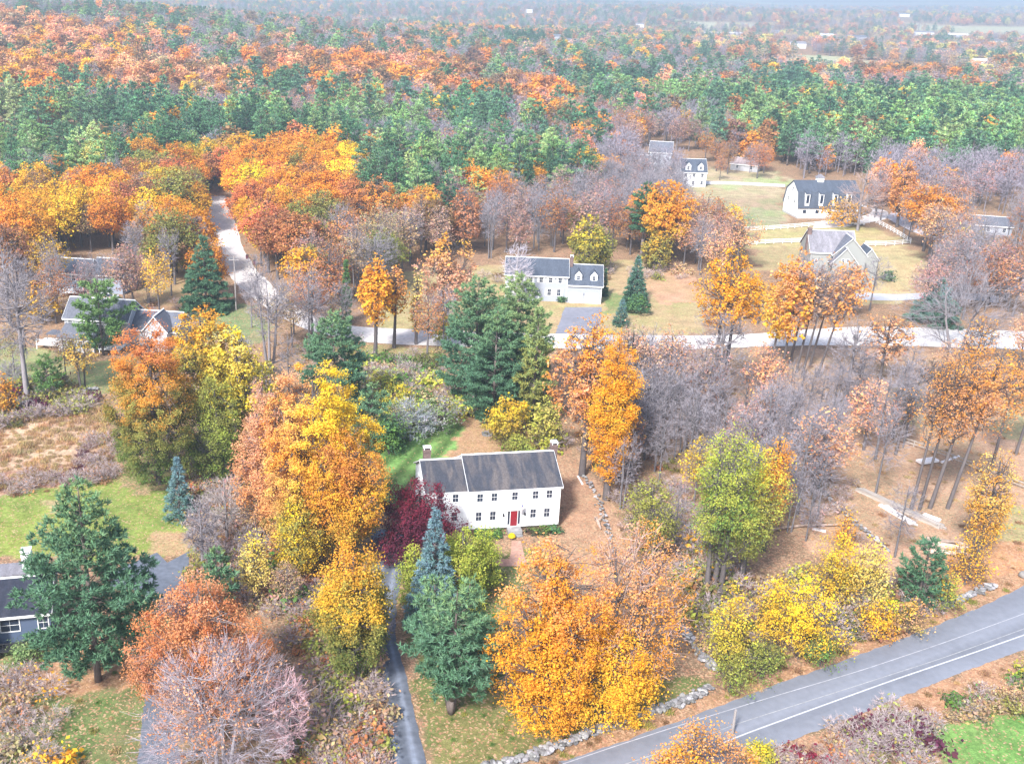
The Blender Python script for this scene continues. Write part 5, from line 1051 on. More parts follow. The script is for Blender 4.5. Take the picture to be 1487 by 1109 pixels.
for i, (u, v, tp, w, c1, c2, lb) in enumerate(((40, 960, 928, 52, 'lightpine', 'palegreen', 'rounded pale green bush at the foot of the slate-blue house porch'), (62, 930, 912, 26, 'gold', 'yellow', 'small yellow bush by the slate-blue house porch'), (1480, 1090, 1060, 10, 'olive', 'green', ''),
   (1040, 560, 535, 30, 'lilac', 'pink', ''), (1288, 408, 392, 22, 'darkpine', 'pine', 'round dark bush at the right side of the sage-green house'), (900, 262, 250, 14, 'crimson', 'maroon', 'dark red bush left of the grey gabled building'), (1220, 190, 172, 44, 'yellow', 'yellow', ''))):
    if lb: T('shrub', u, v, tp, w, lb, mix((0, c1, 'green'), (1, c1, c2)), 220+i, dens=4)
# ================================================================== WOODS
rs = np.random.default_rng(5)
# prototypes: neutral colours, tinted per copy by the object colour
def proto(name, w, l, needle=False, far=False):
    mb = MB(); 
    if w.n: mb.join(w, 0)
    if l.n: mb.join(l, 1)
    lm = (NEEDLEI if needle else LEAFI) if far else (NEEDLE if needle else LEAF)
    me = mb.mesh(name, [BARKM, lm]); return me, me.copy()
PR = {}
H0 = 18.
for k in range(6):
    pf = ['dome', 'round', 'oval', 'dome', 'fan', 'oval'][k]
    PR['decid', k] = decid(H0, 5.1, 4.8+(k % 3)*1.3, pf, 300+k, 3.6, .22, n2=60, n3=330, tr=.26, twr=.03, clump=.5)
for k in range(4): PR['thin', k] = decid(H0, 4.2, 5.5, ['fan', 'oval', 'dome', 'fan'][k], 320+k, 1.0, .19, n2=50, n3=300, n4=420, tr=.22, twr=.028, bark=(.14, .125, .13), clump=.5, twigc=(.28, .24, .25))
for k in range(5): PR['bare', k] = decid(H0, 3.7, 5.0, ['fan', 'vase', 'dome', 'oval', 'fan'][k], 340+k, 0, .4, n2=50, n3=320, n4=1300, tr=.2, twr=.022, bark=(.17, .16, .17), twigc=(.27, .245, .27), stems=1+(k == 3)*2)
for k in range(5): PR['pine', k] = conifer(H0, 3.9, 3.5+k*.9, 360+k, ['pinefar', 'pine'][k == 2], blade=.40, dens=1.1, whorl=1.15, q=9, ratio=.2)
for k in range(2): PR['spruce', k] = conifer(H0, 3.6, .8, 370+k, 'spruce', blade=.36, dens=1.1, whorl=1.0)
ME = {}
def protomesh(kind, k, whole):
    key = (kind, k, whole)
    if key not in ME:
        w, l = PR[kind, k]; nd = kind in ('pine', 'spruce')
        if whole: ME[key] = proto(kind+'_tree', w, l, nd)[0]
        else: ME[key] = (w.mesh('trunk', [BARKM]), l.mesh('crown', [NEEDLE if nd else LEAF]) if l.n else None)
    return ME[key]

# where nothing may stand (ground pixels)
CLEAR = [gpoly(p) for p in (
 [(-200,440),(60,440),(70,410),(200,405),(300,440),(360,440),(340,520),(440,520),(640,520),(660,508),(1700,505),(1700,1250),(-200,1250),(-200,560)],  # everything near is placed by hand
 [(294,283),(332,283),(352,345),(392,405),(445,462),(450,540),(370,520),(335,470),(316,440),(298,400),(290,340)], [(1040,395),(1345,395),(1345,505),(1040,505)],
 [(440,440),(560,465),(1700,465),(1700,530),(560,510),(400,480),(340,430),(296,370),(286,320)],
 [(585,392),(640,384),(735,375),(890,368),(1000,395),(1040,440),(1110,440),(1100,480),(560,480),(560,440)],
 [(990,262),(1010,235),(1140,240),(1160,262),(1262,255),(1270,330),(1330,340),(1345,420),(1310,450),(1150,440),(1110,400),(1000,360),(985,300)],
 [(50,380),(100,370),(220,370),(225,400),(215,445),(40,440)], [(930,215),(1030,225),(1030,275),(925,262)],
 [(1390,308),(1475,312),(1475,350),(1390,345)], [(1284,300),(1340,310),(1500,380),(1500,420),(1440,415),(1330,350),(1280,320)],
 [(480,345),(560,342),(566,378),(480,378)], [(-60,205),(150,208),(150,250),(-60,250)],
 [(945,100),(1115,96),(1115,112),(945,112)], [(640,118),(740,116),(740,124),(640,126)],
)]
def blocked(x, y):
    b = np.zeros(len(x), bool)
    for p in CLEAR: b |= inpoly(x, y, p)
    for hx, hy, hr in HERO: b |= (x-hx)**2+(y-hy)**2 < (hr+1.5)**2
    for fx, fy, fw in FBP: b |= (np.abs(x-fx*(y/fy)) < fw*.6+4) & (y > fy*.86) & (y < fy*1.04)
    return b
# what grows where: pixel polygons on the crowns -> mix of (kind, tint, weight)
MX = dict(
 hill=[('decid','orange',12),('decid','tan',10),('decid','brown',14),('decid','peach',26),('decid','rust',18),('decid','gold',9),('thin','pink',8),('bare','lilac',4),('pine','pine',6)],
 plant=[('pine','palegreen',26),('pine','lightpine',30),('pine','pine',40),('decid','paleyellow',6),('decid','orange',4)],  # paler green and yellow tints paint in a sunlit patch on these pines
 pinemix=[('pine','pine',44),('pine','darkpine',14),('spruce','darkpine',10),('decid','orange',8),('decid','gold',8),('pine','lightpine',8)],
 pines=[('pine','pine',34),('bare','lilac',5),('pine','darkpine',16),('decid','gold',4),('pine','lightpine',24),('pine','palegreen',5),('decid','orange',5),('spruce','darkpine',6),('thin','pink',4)],
 rpines=[('pine','pine',40),('decid','rust',3),('pine','lightpine',34),('pine','darkpine',14),('decid','yellow',2),('decid','orange',2)],
 gold=[('decid','gold',24),('decid','orange',22),('decid','olive',15),('decid','rust',13),('bare','lilac',5),('decid','brown',6),('decid','redorange',6),('decid','yellowgreen',6)],
 fire=[('decid','orange',28),('decid','redorange',16),('decid','gold',18),('decid','yellow',9),('decid','olive',10),('decid','rust',10),('pine','darkpine',4)],
 mid=[('bare','lilac',30),('thin','rust',16),('decid','rust',9),('decid','orange',8),('decid','olive',9),('thin','pink',10),('pine','darkpine',4),('decid','brown',5),('thin','tan',8)],
 midbare=[('bare','lilac',56),('thin','pink',16),('thin','rust',10),('decid','olive',6),('pine','pine',3)],
 olives=[('decid','olive',34),('bare','lilac',24),('decid','yellowgreen',8),('thin','tan',14),('decid','brown',10),('pine','darkpine',7)],
 greybare=[('bare','lilac',62),('bare','pink',10),('thin','pink',10),('thin','rust',5),('decid','orange',4),('thin','peach',5)],
 edge=[('bare','lilac',42),('thin','pink',14),('thin','peach',14),('decid','orange',10),('thin','rust',8)],
 leftwood=[('bare','lilac',36),('thin','rust',14),('decid','olive',12),('decid','brown',9),('decid','orange',8),('thin','tan',8),('thin','pink',8)],
 ostrip=[('decid','orange',22),('decid','brown',20),('decid','peach',12),('decid','rust',30),('decid','redorange',5),('thin','pink',8)],
 darkp=[('pine','darkpine',60),('pine','bluegreen',30)],
 farmix=[('pine','pine',22),('decid','rust',4),('bare','lilac',36),('pine','lightpine',8),('thin','pink',10),('decid','orange',4),('decid','brown',6),('pine','bluegreen',14),('decid','peach',4),('decid','gold',3)],
 farpale=[('bare','lilac',38),('thin','tan',16),('decid','peach',7),('pine','bluegreen',18),('decid','paleyellow',6),('decid','rust',10)])
ZN = [ # later ones win
 ('farmix', [(-900,-400),(2400,-400),(2400,260),(-900,260)]), ('mid', [(-900,240),(2400,240),(2400,1200),(-900,1200)]),
 ('farpale', [(1150,-400),(2400,-400),(2400,112),(1230,100),(1000,70)]),
 ('hill', [(-900,-400),(0,5),(150,22),(260,55),(330,88),(420,100),(500,118),(400,128),(250,118),(-900,114)]),
 ('ostrip', [(370,60),(520,62),(700,66),(705,92),(560,100),(380,98)]), ('ostrip', [(500,88),(640,92),(640,104),(500,106)]),
 ('ostrip', [(620,106),(760,100),(830,112),(825,130),(640,128)]), ('ostrip', [(1240,82),(1340,78),(1410,90),(1400,102),(1250,98)]),
 ('darkp', [(735,40),(790,40),(790,55),(735,55)]), ('darkp', [(795,85),(960,86),(945,122),(830,118)]), ('darkp', [(1130,86),(1180,84),(1180,106),(1130,108)]),
 ('plant', [(-900,112),(160,108),(330,122),(345,200),(180,212),(-900,215)]),
 ('pinemix', [(150,128),(400,112),(440,190),(330,225),(180,240),(150,210)]),
 ('pines', [(370,122),(640,118),(890,126),(890,218),(760,245),(690,250),(500,255),(440,195),(370,170)]),
 ('rpines', [(985,112),(1250,102),(2400,96),(2400,196),(1320,205),(1180,190),(1080,196),(1000,150)]),
 ('greybare', [(872,150),(980,140),(1000,165),(1090,195),(1180,192),(1320,206),(2400,198),(2400,330),(1300,330),(1180,262),(890,270)]),
 ('fire', [(320,195),(440,172),(520,190),(515,262),(430,300),(425,345),(330,352),(312,290)]),
 ('gold', [(-900,222),(130,236),(210,196),(330,206),(318,300),(300,352),(230,350),(150,320),(-900,325)]),
 ('mid', [(380,262),(500,255),(690,250),(700,400),(560,470),(380,470)]), ('midbare', [(690,245),(890,225),(935,290),(900,330),(700,345)]),
 ('olives', [(700,330),(930,315),(1000,360),(1000,400),(700,400)]), ('edge', [(960,262),(1100,300),(1120,420),(1000,420),(940,330)]),
 ('leftwood', [(-900,318),(150,318),(240,345),(330,350),(340,460),(-900,470)]),
 ('edge', [(1250,330),(2400,330),(2400,500),(1250,500)]),
]
def choose(X, Y, Z):
    u, v, d = proj(np.stack([X, Y, Z+18.], 1)); n = len(X); zi = np.zeros(n, int)
    uu = u+(vnoise(X, Y, 25, 91)-.5)*.12*1500*30/d; vv = v+(vnoise(X, Y, 25, 92)-.5)*.3*1500*14/d
    for i, (nm, p) in enumerate(ZN): zi[inpoly(uu, vv, p)] = i
    gap = (vnoise(X, Y, 70, 96)*.6+vnoise(X, Y, 28, 97)*.4 > .52) & (d > 380) & np.isin(zi, [i for i, q in enumerate(ZN) if q[0] in ('pines', 'rpines', 'plant', 'pinemix', 'darkp')]); zi[gap] = 0
    a = np.clip((vnoise(X, Y, 34, 93)-.5)*1.2+.5, 0, .999); r = rs.random(n); a = np.where(r < .55, a, rs.random(n))
    K = []
    for i in range(n):
        m = MX[ZN[zi[i]][0]]; w = np.array([q[2] for q in m], float); c = np.cumsum(w)/w.sum(); j = min(int(np.searchsorted(c, a[i])), len(m)-1); K.append((m[j][0], m[j][1]))
    return u, v, d, zi, K
def grid(y0, y1, s, half=.62, marg=15):
    out = []
    for j, y in enumerate(np.arange(y0, y1, s*.87)):
        x0 = -y*.50-marg; x1 = y*.66+marg; x = np.arange(x0, x1, s)+(j % 2)*s/2; out.append(np.stack([x, np.full(len(x), y)], 1))
    p = np.vstack(out); return p+rs.uniform(-.38, .38, p.shape)*s
P_ = np.vstack([grid(125, 430, 6.6), grid(430, 640, 7.4)])
P_ = P_[~blocked(P_[:, 0], P_[:, 1])]
# hand-made thin wood of bare trees right of the white house
hx = []
def zone_pts(poly, s, keep=1.0):
    q = gpoly(poly); xs_ = [a[0] for a in q]; ys_ = [a[1] for a in q]
    x, y = np.meshgrid(np.arange(min(xs_), max(xs_), s), np.arange(min(ys_), max(ys_), s)); p = np.stack([x.ravel(), y.ravel()], 1)+rs.uniform(-.45, .45, (x.size, 2))*s
    p = p[inpoly(p[:, 0], p[:, 1], q)]; return p[rs.random(len(p)) < keep]
TREES = []   # x, y, kind, tint, height, zonephrase
def put(p, kinds, h0, h1, ph=None):
    for x, y in p:
        if any((x-a)**2+(y-b)**2 < (r*.5)**2 for a, b, r in HERO): continue
        w = np.array([k[2] for k in kinds], float); k = kinds[rs.choice(len(kinds), p=w/w.sum())]; TREES.append((x, y, k[0], k[1], rs.uniform(h0, h1), ph))
put(zone_pts([(905,570),(1000,575),(1060,650),(1180,675),(1235,705),(1200,775),(1110,770),(1000,700),(960,710),(905,700)], 4.3), [('bare','lilac',60),('thin','pink',16),('thin','peach',10),('bare','pink',14)], 10, 16)
put(zone_pts([(830,560),(910,560),(960,700),(900,760),(850,700)], 6.5), [('bare','lilac',62),('thin','peach',23),('thin','tan',15)], 12, 17)
put(zone_pts([(930,740),(1010,700),(1180,790),(1290,760),(1330,820),(1240,850),(1120,830),(1010,830)], 7.5), [('bare','lilac',50),('thin','tan',20),('thin','gold',15),('thin','peach',15)], 8, 13)
put(zone_pts([(1060,600),(1340,585),(1345,640),(1230,690),(1130,665)], 5.6), [('bare','lilac',80),('thin','peach',10),('bare','pink',10)], 10, 15)
put(zone_pts([(1225,600),(1290,620),(1300,730),(1220,720)], 8.5), [('bare','lilac',60),('thin','peach',25),('bare','pink',15)], 11, 16)
put(zone_pts([(1330,540),(1500,530),(1520,640),(1340,640)], 12), [('bare','lilac',40),('thin','peach',60)], 10, 15)
put(zone_pts([(280,690),(330,640),(390,800),(470,880),(540,1000),(540,1090),(460,1109),(440,1000),(390,900),(300,840)], 8), [('bare','lilac',40),('thin','rust',20),('thin','tan',20),('bare','pink',20)], 5, 9)
put(zone_pts([(290,560),(400,540),(440,600),(380,640),(300,620)], 8), [('bare','lilac',50),('decid','olive',30),('thin','gold',20)], 8, 13)
put(zone_pts([(-20,1000),(50,985),(75,1109),(-20,1150)], 7), [('bare','lilac',60),('thin','rust',40)], 5, 8)
put(zone_pts([(350,445),(470,475),(530,500),(430,520),(360,500)], 8), [('bare','lilac',60),('bare','pink',20),('thin','tan',20)], 10, 16)
put(zone_pts([(1120,450),(1190,440),(1320,445),(1500,440),(1500,465),(1120,472)], 9), [('bare','lilac',50),('thin','peach',30),('thin','pink',20)], 9, 15)
put(zone_pts([(1020,232),(1130,240),(1130,262),(1020,268)], 12), [('thin','orange',40),('bare','lilac',30),('thin','rust',30)], 9, 14)
put(zone_pts([(1250,310),(1390,330),(1500,420),(1500,440),(1340,440),(1350,380)], 11), [('bare','lilac',50),('thin','peach',30),('thin','rust',20)], 11, 17)
put(zone_pts([(20,430),(230,436),(250,455),(190,470),(20,480)], 6.8), [('bare','lilac',50),('thin','rust',20),('thin','gold',15),('thin','pink',15)], 12, 16)
put(zone_pts([(170,385),(300,385),(290,440),(220,440)], 8.5), [('bare','lilac',40),('thin','rust',20),('decid','brown',20),('thin','orange',20)], 13, 18)
put(zone_pts([(0,520),(40,510),(120,545),(90,570),(0,575)], 9), [('thin','tan',50),('bare','lilac',50)], 7, 12)
u, v, d, zi, K = choose(P_[:, 0], P_[:, 1], height(P_[:, 0], P_[:, 1]))
for i in range(len(P_)):
    if K[i][0] == 'pine' and rs.random() < .22: continue
    nm = ZN[zi[i]][0]; hh = {'pine': (14, 23), 'spruce': (11, 19), 'decid': (11, 19), 'thin': (13, 18), 'bare': (12, 18)}[K[i][0]]
    if nm == 'olives': hh = (10, 15)
    TREES.append((P_[i, 0], P_[i, 1], K[i][0], K[i][1], rs.uniform(*hh), None))
TREES.sort(key=lambda t: math.hypot(t[0], t[1]))

KN = {'decid': ('maple_tree', 'deciduous tree'), 'thin': ('thin_leaved_tree', 'deciduous tree'), 'bare': ('bare_tree', 'tree'), 'pine': ('pine_tree', 'pine tree'), 'spruce': ('spruce_tree', 'spruce tree')}
CW = dict(palegreen='light yellow-green', orange='orange', gold='golden', rust='rust-brown', olive='olive', yellow='yellow', peach='peach', pink='pinkish', lilac='lilac-grey', tan='tan', brown='brown', redorange='red-orange',
          pine='mid-green', darkpine='dark green', lightpine='pale green', bluegreen='blue-green', paleyellow='pale yellow', yellowgreen='yellow-green', blue='blue')
KW = dict(decid='leafy tree', thin='thin-leaved tree', bare='bare tree', pine='pine', spruce='spruce')
AN = [(60,120,'in the pine plantation at upper left'),(250,150,'in the pines behind the orange wood'),(60,270,'in the golden wood at far left'),(220,270,'in the orange wood left of the gravel road'),(60,360,'in the grey wood at the left edge'),
 (240,380,'in the tall wood left of the gravel road'),(330,440,'beside the gravel road verge'),(370,240,'in the fiery wood right of the gravel road'),(450,230,'in the fiery wood toward the pine belt'),(440,330,'in the mixed wood above the road bend'),
 (560,170,'in the pine belt, left part'),(700,150,'in the pine belt, middle part'),(840,170,'in the pine belt, right part'),(560,230,'at the lower edge of the pine belt'),(760,230,'below the pine belt'),(580,320,'in the wood behind the camper truck'),
 (700,330,'in the wood left above the grey colonial'),(820,300,'in the grey wood above the grey colonial'),(820,370,'at the wood edge behind the grey colonial'),(930,220,'in the grey wood beside the grey gabled building'),(1050,190,'in the grey wood behind the farmhouse'),
 (1080,130,'in the right pine wood, left part'),(1250,140,'in the right pine wood, middle part'),(1420,140,'in the right pine wood, right part'),(1200,225,'in the grey wood behind the barn'),(1330,230,'in the grey wood right of the barn'),(1450,240,'in the grey wood at the right edge'),
 (1040,330,'between the round orange tree and the paddock'),(1020,420,'near the lawn right of the blue spruce'),(1420,340,'around the road at the right edge'),(1300,420,'right of the sage-green house'),(1440,460,'along the gravel road at the right edge'),
 (870,600,'right behind the white house'),(960,560,'in the bare wood below the gravel road'),(960,660,'in the bare wood right of the orange column'),(1060,580,'in the bare wood above the yellow-green pair'),(1150,640,'in the middle of the bare wood'),(1220,700,'in the bare wood near the timbers'),
 (1130,730,'in the bare wood behind the yellow-green pair'),(1000,770,'left of the yellow-green pair'),(1180,800,'above the yellow roadside bushes'),(1290,800,'between juniper and timbers'),(1260,600,'on the left side of the leafy field'),(1420,580,'on the leafy field at right'),
 (320,720,'in the brush belt by the blue spruce'),(400,820,'in the brush belt below the yellow group'),(480,940,'in the brush belt by the driveway'),(480,1050,'in the brush left of the driveway foot'),(340,560,'behind the yellow vine-draped tree'),(30,1040,'in the lower left corner'),(430,470,'inside the gravel road bend'),(60,540,'on the far left lawn')]
AU = np.array([(a[0], a[1]) for a in AN], float)
CAP = 285; cnt = {}; IND = []; REST = []
MIDFOG = dict(u=None)
for t in TREES:
    x, y, k, tint, hh, ph = t
    z = float(height(np.array([x]), np.array([y]))[0]); uu, vv, dd = proj(np.array([[x, y, z+hh*.7]])); uu, vv, dd = uu[0], vv[0], dd[0]
    vis = -25 < uu < 1512 and -10 < vv < 1130
    nm = KN[k][0]
    if not vis: continue
    if cnt.get(nm, 0) < CAP and dd < 640: cnt[nm] = cnt.get(nm, 0)+1; IND.append((x, y, z, k, tint, hh, uu, vv, dd))
    else: REST.append((x, y, z, k, tint, hh))
print('individual woods', cnt, 'rest', len(REST))
def tintof(t): c = np.array(CN[t])*(1.28 if 'pine' in t or t == 'palegreen' else 1); j = rs.uniform(.78, 1.2); return np.clip(c*j*(1+rs.normal(size=3)*.05), 0, 1)
BT = {'lilac': (.92, .90, .95), 'pink': (1.08, .88, .85)}
# labels: size, colour, kind, place, order from the left
groups = {}
lab = []
for q in IND:
    x, y, z, k, tint, hh, uu, vv, dd = q
    sz = 'tall' if hh > {'pine': 22.5, 'spruce': 17}.get(k, 16.2) else ('small' if hh < {'pine': 19, 'spruce': 15}.get(k, 13.8) else 'medium-sized')
    pl = AN[int((((AU-[uu, vv])*[1, 1.4])**2).sum(1).argmin())][2]
    key = f"{sz} {CW[tint]} {KW[k]} {pl}"; groups.setdefault(key, []).append(uu); lab.append(key)
ORD = 'first second third fourth fifth sixth seventh eighth ninth tenth eleventh twelfth thirteenth fourteenth fifteenth sixteenth seventeenth eighteenth nineteenth twentieth twenty-first twenty-second twenty-third twenty-fourth twenty-fifth twenty-sixth twenty-seventh twenty-eighth twenty-ninth thirtieth'.split()
for q, key in zip(IND, lab):
    x, y, z, k, tint, hh, uu, vv, dd = q; g = sorted(groups[key]); n = g.index(uu)
    L_ = key if len(g) == 1 else key+f", {ORD[min(n, 29)]} from left"
    nv = {'decid': 6, 'thin': 4, 'bare': 5, 'pine': 5, 'spruce': 2}[k]; pk = int(rs.integers(nv)); s = hh/H0; sw = s*rs.uniform(.85, 1.2)*(1.1 if k != 'bare' else 1.05)
    c = tintof(tint) if k != 'bare' else np.array(BT[tint])
    px = hh*F/dd; grp = {'decid': 'autumn-coloured trees of the woods', 'thin': 'half-bare autumn trees of the woods', 'bare': 'leafless trees of the woods', 'pine': 'pines of the woods', 'spruce': 'spruces of the woods'}[k]
    rz = rs.random()*6.28
    if px > 105:
        wm, cm = protomesh(k, pk, False); r = empty(KN[k][0], (x, y, z), rz, label=L_, cat=KN[k][1], group=grp); r.scale = (sw, sw, s)
        o = bpy.data.objects.new('trunk', wm); COL.objects.link(o); o.parent = r
        if cm: o = bpy.data.objects.new('crown', cm); COL.objects.link(o); o.parent = r; o.color = (*c, 1)
    else:
        r = bpy.data.objects.new(KN[k][0], protomesh(k, pk, True)); COL.objects.link(r); r.location = (x, y, z); r.rotation_euler = (0, 0, rz); r.scale = (sw, sw, s); r.color = (*c, 1)
        tag(r, L_, KN[k][1], grp)

# ------------------------------------------------------------------ the far forest and the undergrowth: one object each, instanced over points
def instancer(name, pts, idx, rz, scl, tint, protos, label, cat):
    col = bpy.data.collections.new(name+'_kinds')
    for i, me in enumerate(protos): o = bpy.data.objects.new('%02d_%s' % (i, name), me); col.objects.link(o)
    me = bpy.data.meshes.new(name); me.vertices.add(len(pts)); me.vertices.foreach_set('co', np.asarray(pts, np.float32).ravel())
    for an, tp, dat, key in (('idx', 'INT', idx, 'value'), ('rz', 'FLOAT', rz, 'value')):
        a = me.attributes.new(an, tp, 'POINT'); a.data.foreach_set(key, np.asarray(dat, np.int32 if tp == 'INT' else np.float32))
    a = me.attributes.new('scl', 'FLOAT_VECTOR', 'POINT'); a.data.foreach_set('vector', np.asarray(scl, np.float32).ravel())
    a = me.attributes.new('tint', 'FLOAT_COLOR', 'POINT'); a.data.foreach_set('color', np.hstack([tint, np.ones((len(tint), 1))]).astype(np.float32).ravel())
    ob = bpy.data.objects.new(name, me); COL.objects.link(ob)
    ng = bpy.data.node_groups.new(name+'_nodes', 'GeometryNodeTree'); ng.interface.new_socket('Geometry', in_out='INPUT', socket_type='NodeSocketGeometry'); ng.interface.new_socket('Geometry', in_out='OUTPUT', socket_type='NodeSocketGeometry')
    gi = ng.nodes.new('NodeGroupInput'); go = ng.nodes.new('NodeGroupOutput'); ip = ng.nodes.new('GeometryNodeInstanceOnPoints'); ci = ng.nodes.new('GeometryNodeCollectionInfo')
    ci.inputs['Collection'].default_value = col; ci.inputs['Separate Children'].default_value = True; ci.inputs['Reset Children'].default_value = True
    def na(an, t): q = ng.nodes.new('GeometryNodeInputNamedAttribute'); q.data_type = t; q.inputs['Name'].default_value = an; return [s for s in q.outputs if s.enabled and s.name == 'Attribute'][0]
    cx = ng.nodes.new('ShaderNodeCombineXYZ'); l = ng.links.new; l(na('rz', 'FLOAT'), cx.inputs[2]); er = ng.nodes.new('FunctionNodeEulerToRotation'); l(cx.outputs[0], er.inputs[0])
    l(gi.outputs[0], ip.inputs['Points']); l(ci.outputs[0], ip.inputs['Instance']); ip.inputs['Pick Instance'].default_value = True; l(na('idx', 'INT'), ip.inputs['Instance Index']); l(er.outputs[0], ip.inputs['Rotation']); l(na('scl', 'FLOAT_VECTOR'), ip.inputs['Scale']); l(ip.outputs[0], go.inputs[0])
    md = ob.modifiers.new('scatter', 'NODES'); md.node_group = ng
    tag(ob, label, cat, None, 'stuff'); return ob
FP = []; FK = {}
def fadd(kind, items):
    FK[kind] = (len(FP), len(items))
    for w, l in items: FP.append(proto('far', w, l, kind in ('pine',), True)[0])
fadd('decid', [decid(H0, 5.4, 3, ['dome', 'round', 'oval', 'dome'][k], 400+k, 4.5, .5, n2=14, n3=170, tr=.3, twr=.03, clump=.6, lump=.12) for k in range(4)])
fadd('thin', [decid(H0, 4.8, 4, ['dome', 'fan', 'oval'][k], 410+k, 1.1, .5, n2=16, n3=110, n4=120, tr=.25, twr=.05, clump=.9, bark=(.3, .27, .28), twigc=(.38, .33, .35)) for k in range(3)])
def barefar(k):
    w, l = decid(H0, 4.4, 4, ['dome', 'fan', 'vase'][k], 420+k, 0, .7, n2=24, n3=130, n4=420, tr=.2, twr=.06, bark=(.2, .18, .2), twigc=(.29, .255, .30)); return w, l
fadd('bare', [barefar(k) for k in range(3)])
fadd('pine', [conifer(H0, 4.3, 3+k, 430+k, 'pinefar', blade=.7, dens=.42, whorl=1.5, q=8, ratio=.24) for k in range(4)])
lod = {}
idx = []; pts = []; scl = []; tnt = []
def addfar(x, y, z, k, tint, s, sw):
    kk = 'pine' if k == 'spruce' else k; a, n = FK[kk]; idx.append(a+int(rs.integers(n))); pts.append((x, y, z)); scl.append((sw, sw, s)); tnt.append(tintof(tint) if k != 'bare' else np.array(BT.get(tint, (1, 1, 1))))
for x, y, z, k, tint, hh in REST: addfar(x, y, z, k, tint, hh/H0, hh/H0*rs.uniform(.9, 1.2))
for y0, y1, s, m in ((640, 1500, 12.3, 1.28), (1500, 2800, 17, 1.3), (2800, 5200, 34, 1.7)):
    p = grid(y0, y1, s, marg=20); hz = height(p[:, 0], p[:, 1]); keep = ~blocked(p[:, 0], p[:, 1]) & ~far_clear(p[:, 0], p[:, 1]); p = p[keep]; hz = hz[keep]
    if y0 > 1400: k_ = rs.random(len(p)) < .88; p = p[k_]; hz = hz[k_]
    u, v, d, zi, K = choose(p[:, 0], p[:, 1], hz)
    ok = (u > -30) & (u < 1517) & (v > -60)
    for i in np.where(ok)[0]:
        hh = rs.uniform(13, 20)*(1.05 if K[i][0] == 'pine' else 1)*(.9 if m > 1 else 1); addfar(p[i, 0], p[i, 1], hz[i], K[i][0], K[i][1], hh/H0*(1 if m < 1.2 else 1.05), hh/H0*m*rs.uniform(.9, 1.2))
print('far', len(pts))
instancer('forest', pts, idx, rs.random(len(pts))*6.28, scl, np.array(tnt), FP, 'hazy autumn forest of mixed pines and orange trees reaching the horizon', 'forest')

# undergrowth
UP = [proto('brush', *decid(1.8, 1.5, .05, 'shrub', 500+k, 3.0, .2, stems=4, tr=.035, n2=16, n3=90, n4=60, twr=.014, clump=.3, twigc=(.34, .28, .26)), False, True)[0] for k in range(3)]
UP += [proto('brush', *decid(2.0, 1.5, .05, 'fan', 510+k, .35, .16, stems=5, tr=.03, n2=24, n3=140, n4=420, twr=.014, clump=.3, twigc=(.42, .34, .34), bark=(.34, .28, .28)), False, True)[0] for k in range(3)]
def tuft(seed):
    rng = np.random.default_rng(seed); mb = MB(); n = 220; b = rng.normal(size=(n, 3))*[.55, .55, 0]; dr = rng.normal(size=(n, 3))*.35+np.array([0, 0, 1.]); dr /= np.linalg.norm(dr, axis=1, keepdims=True); h_ = rng.uniform(.2, .5, n)
    leaves(mb, b+dr*h_[:, None], np.cross(dr, rng.normal(size=(n, 3))), h_, .12, neutral(np.zeros(n), rng.random(n), rng), rng, tang=dr); return MB(), mb
UP += [proto('tuft', *tuft(520+k), False, True)[0] for k in range(2)]
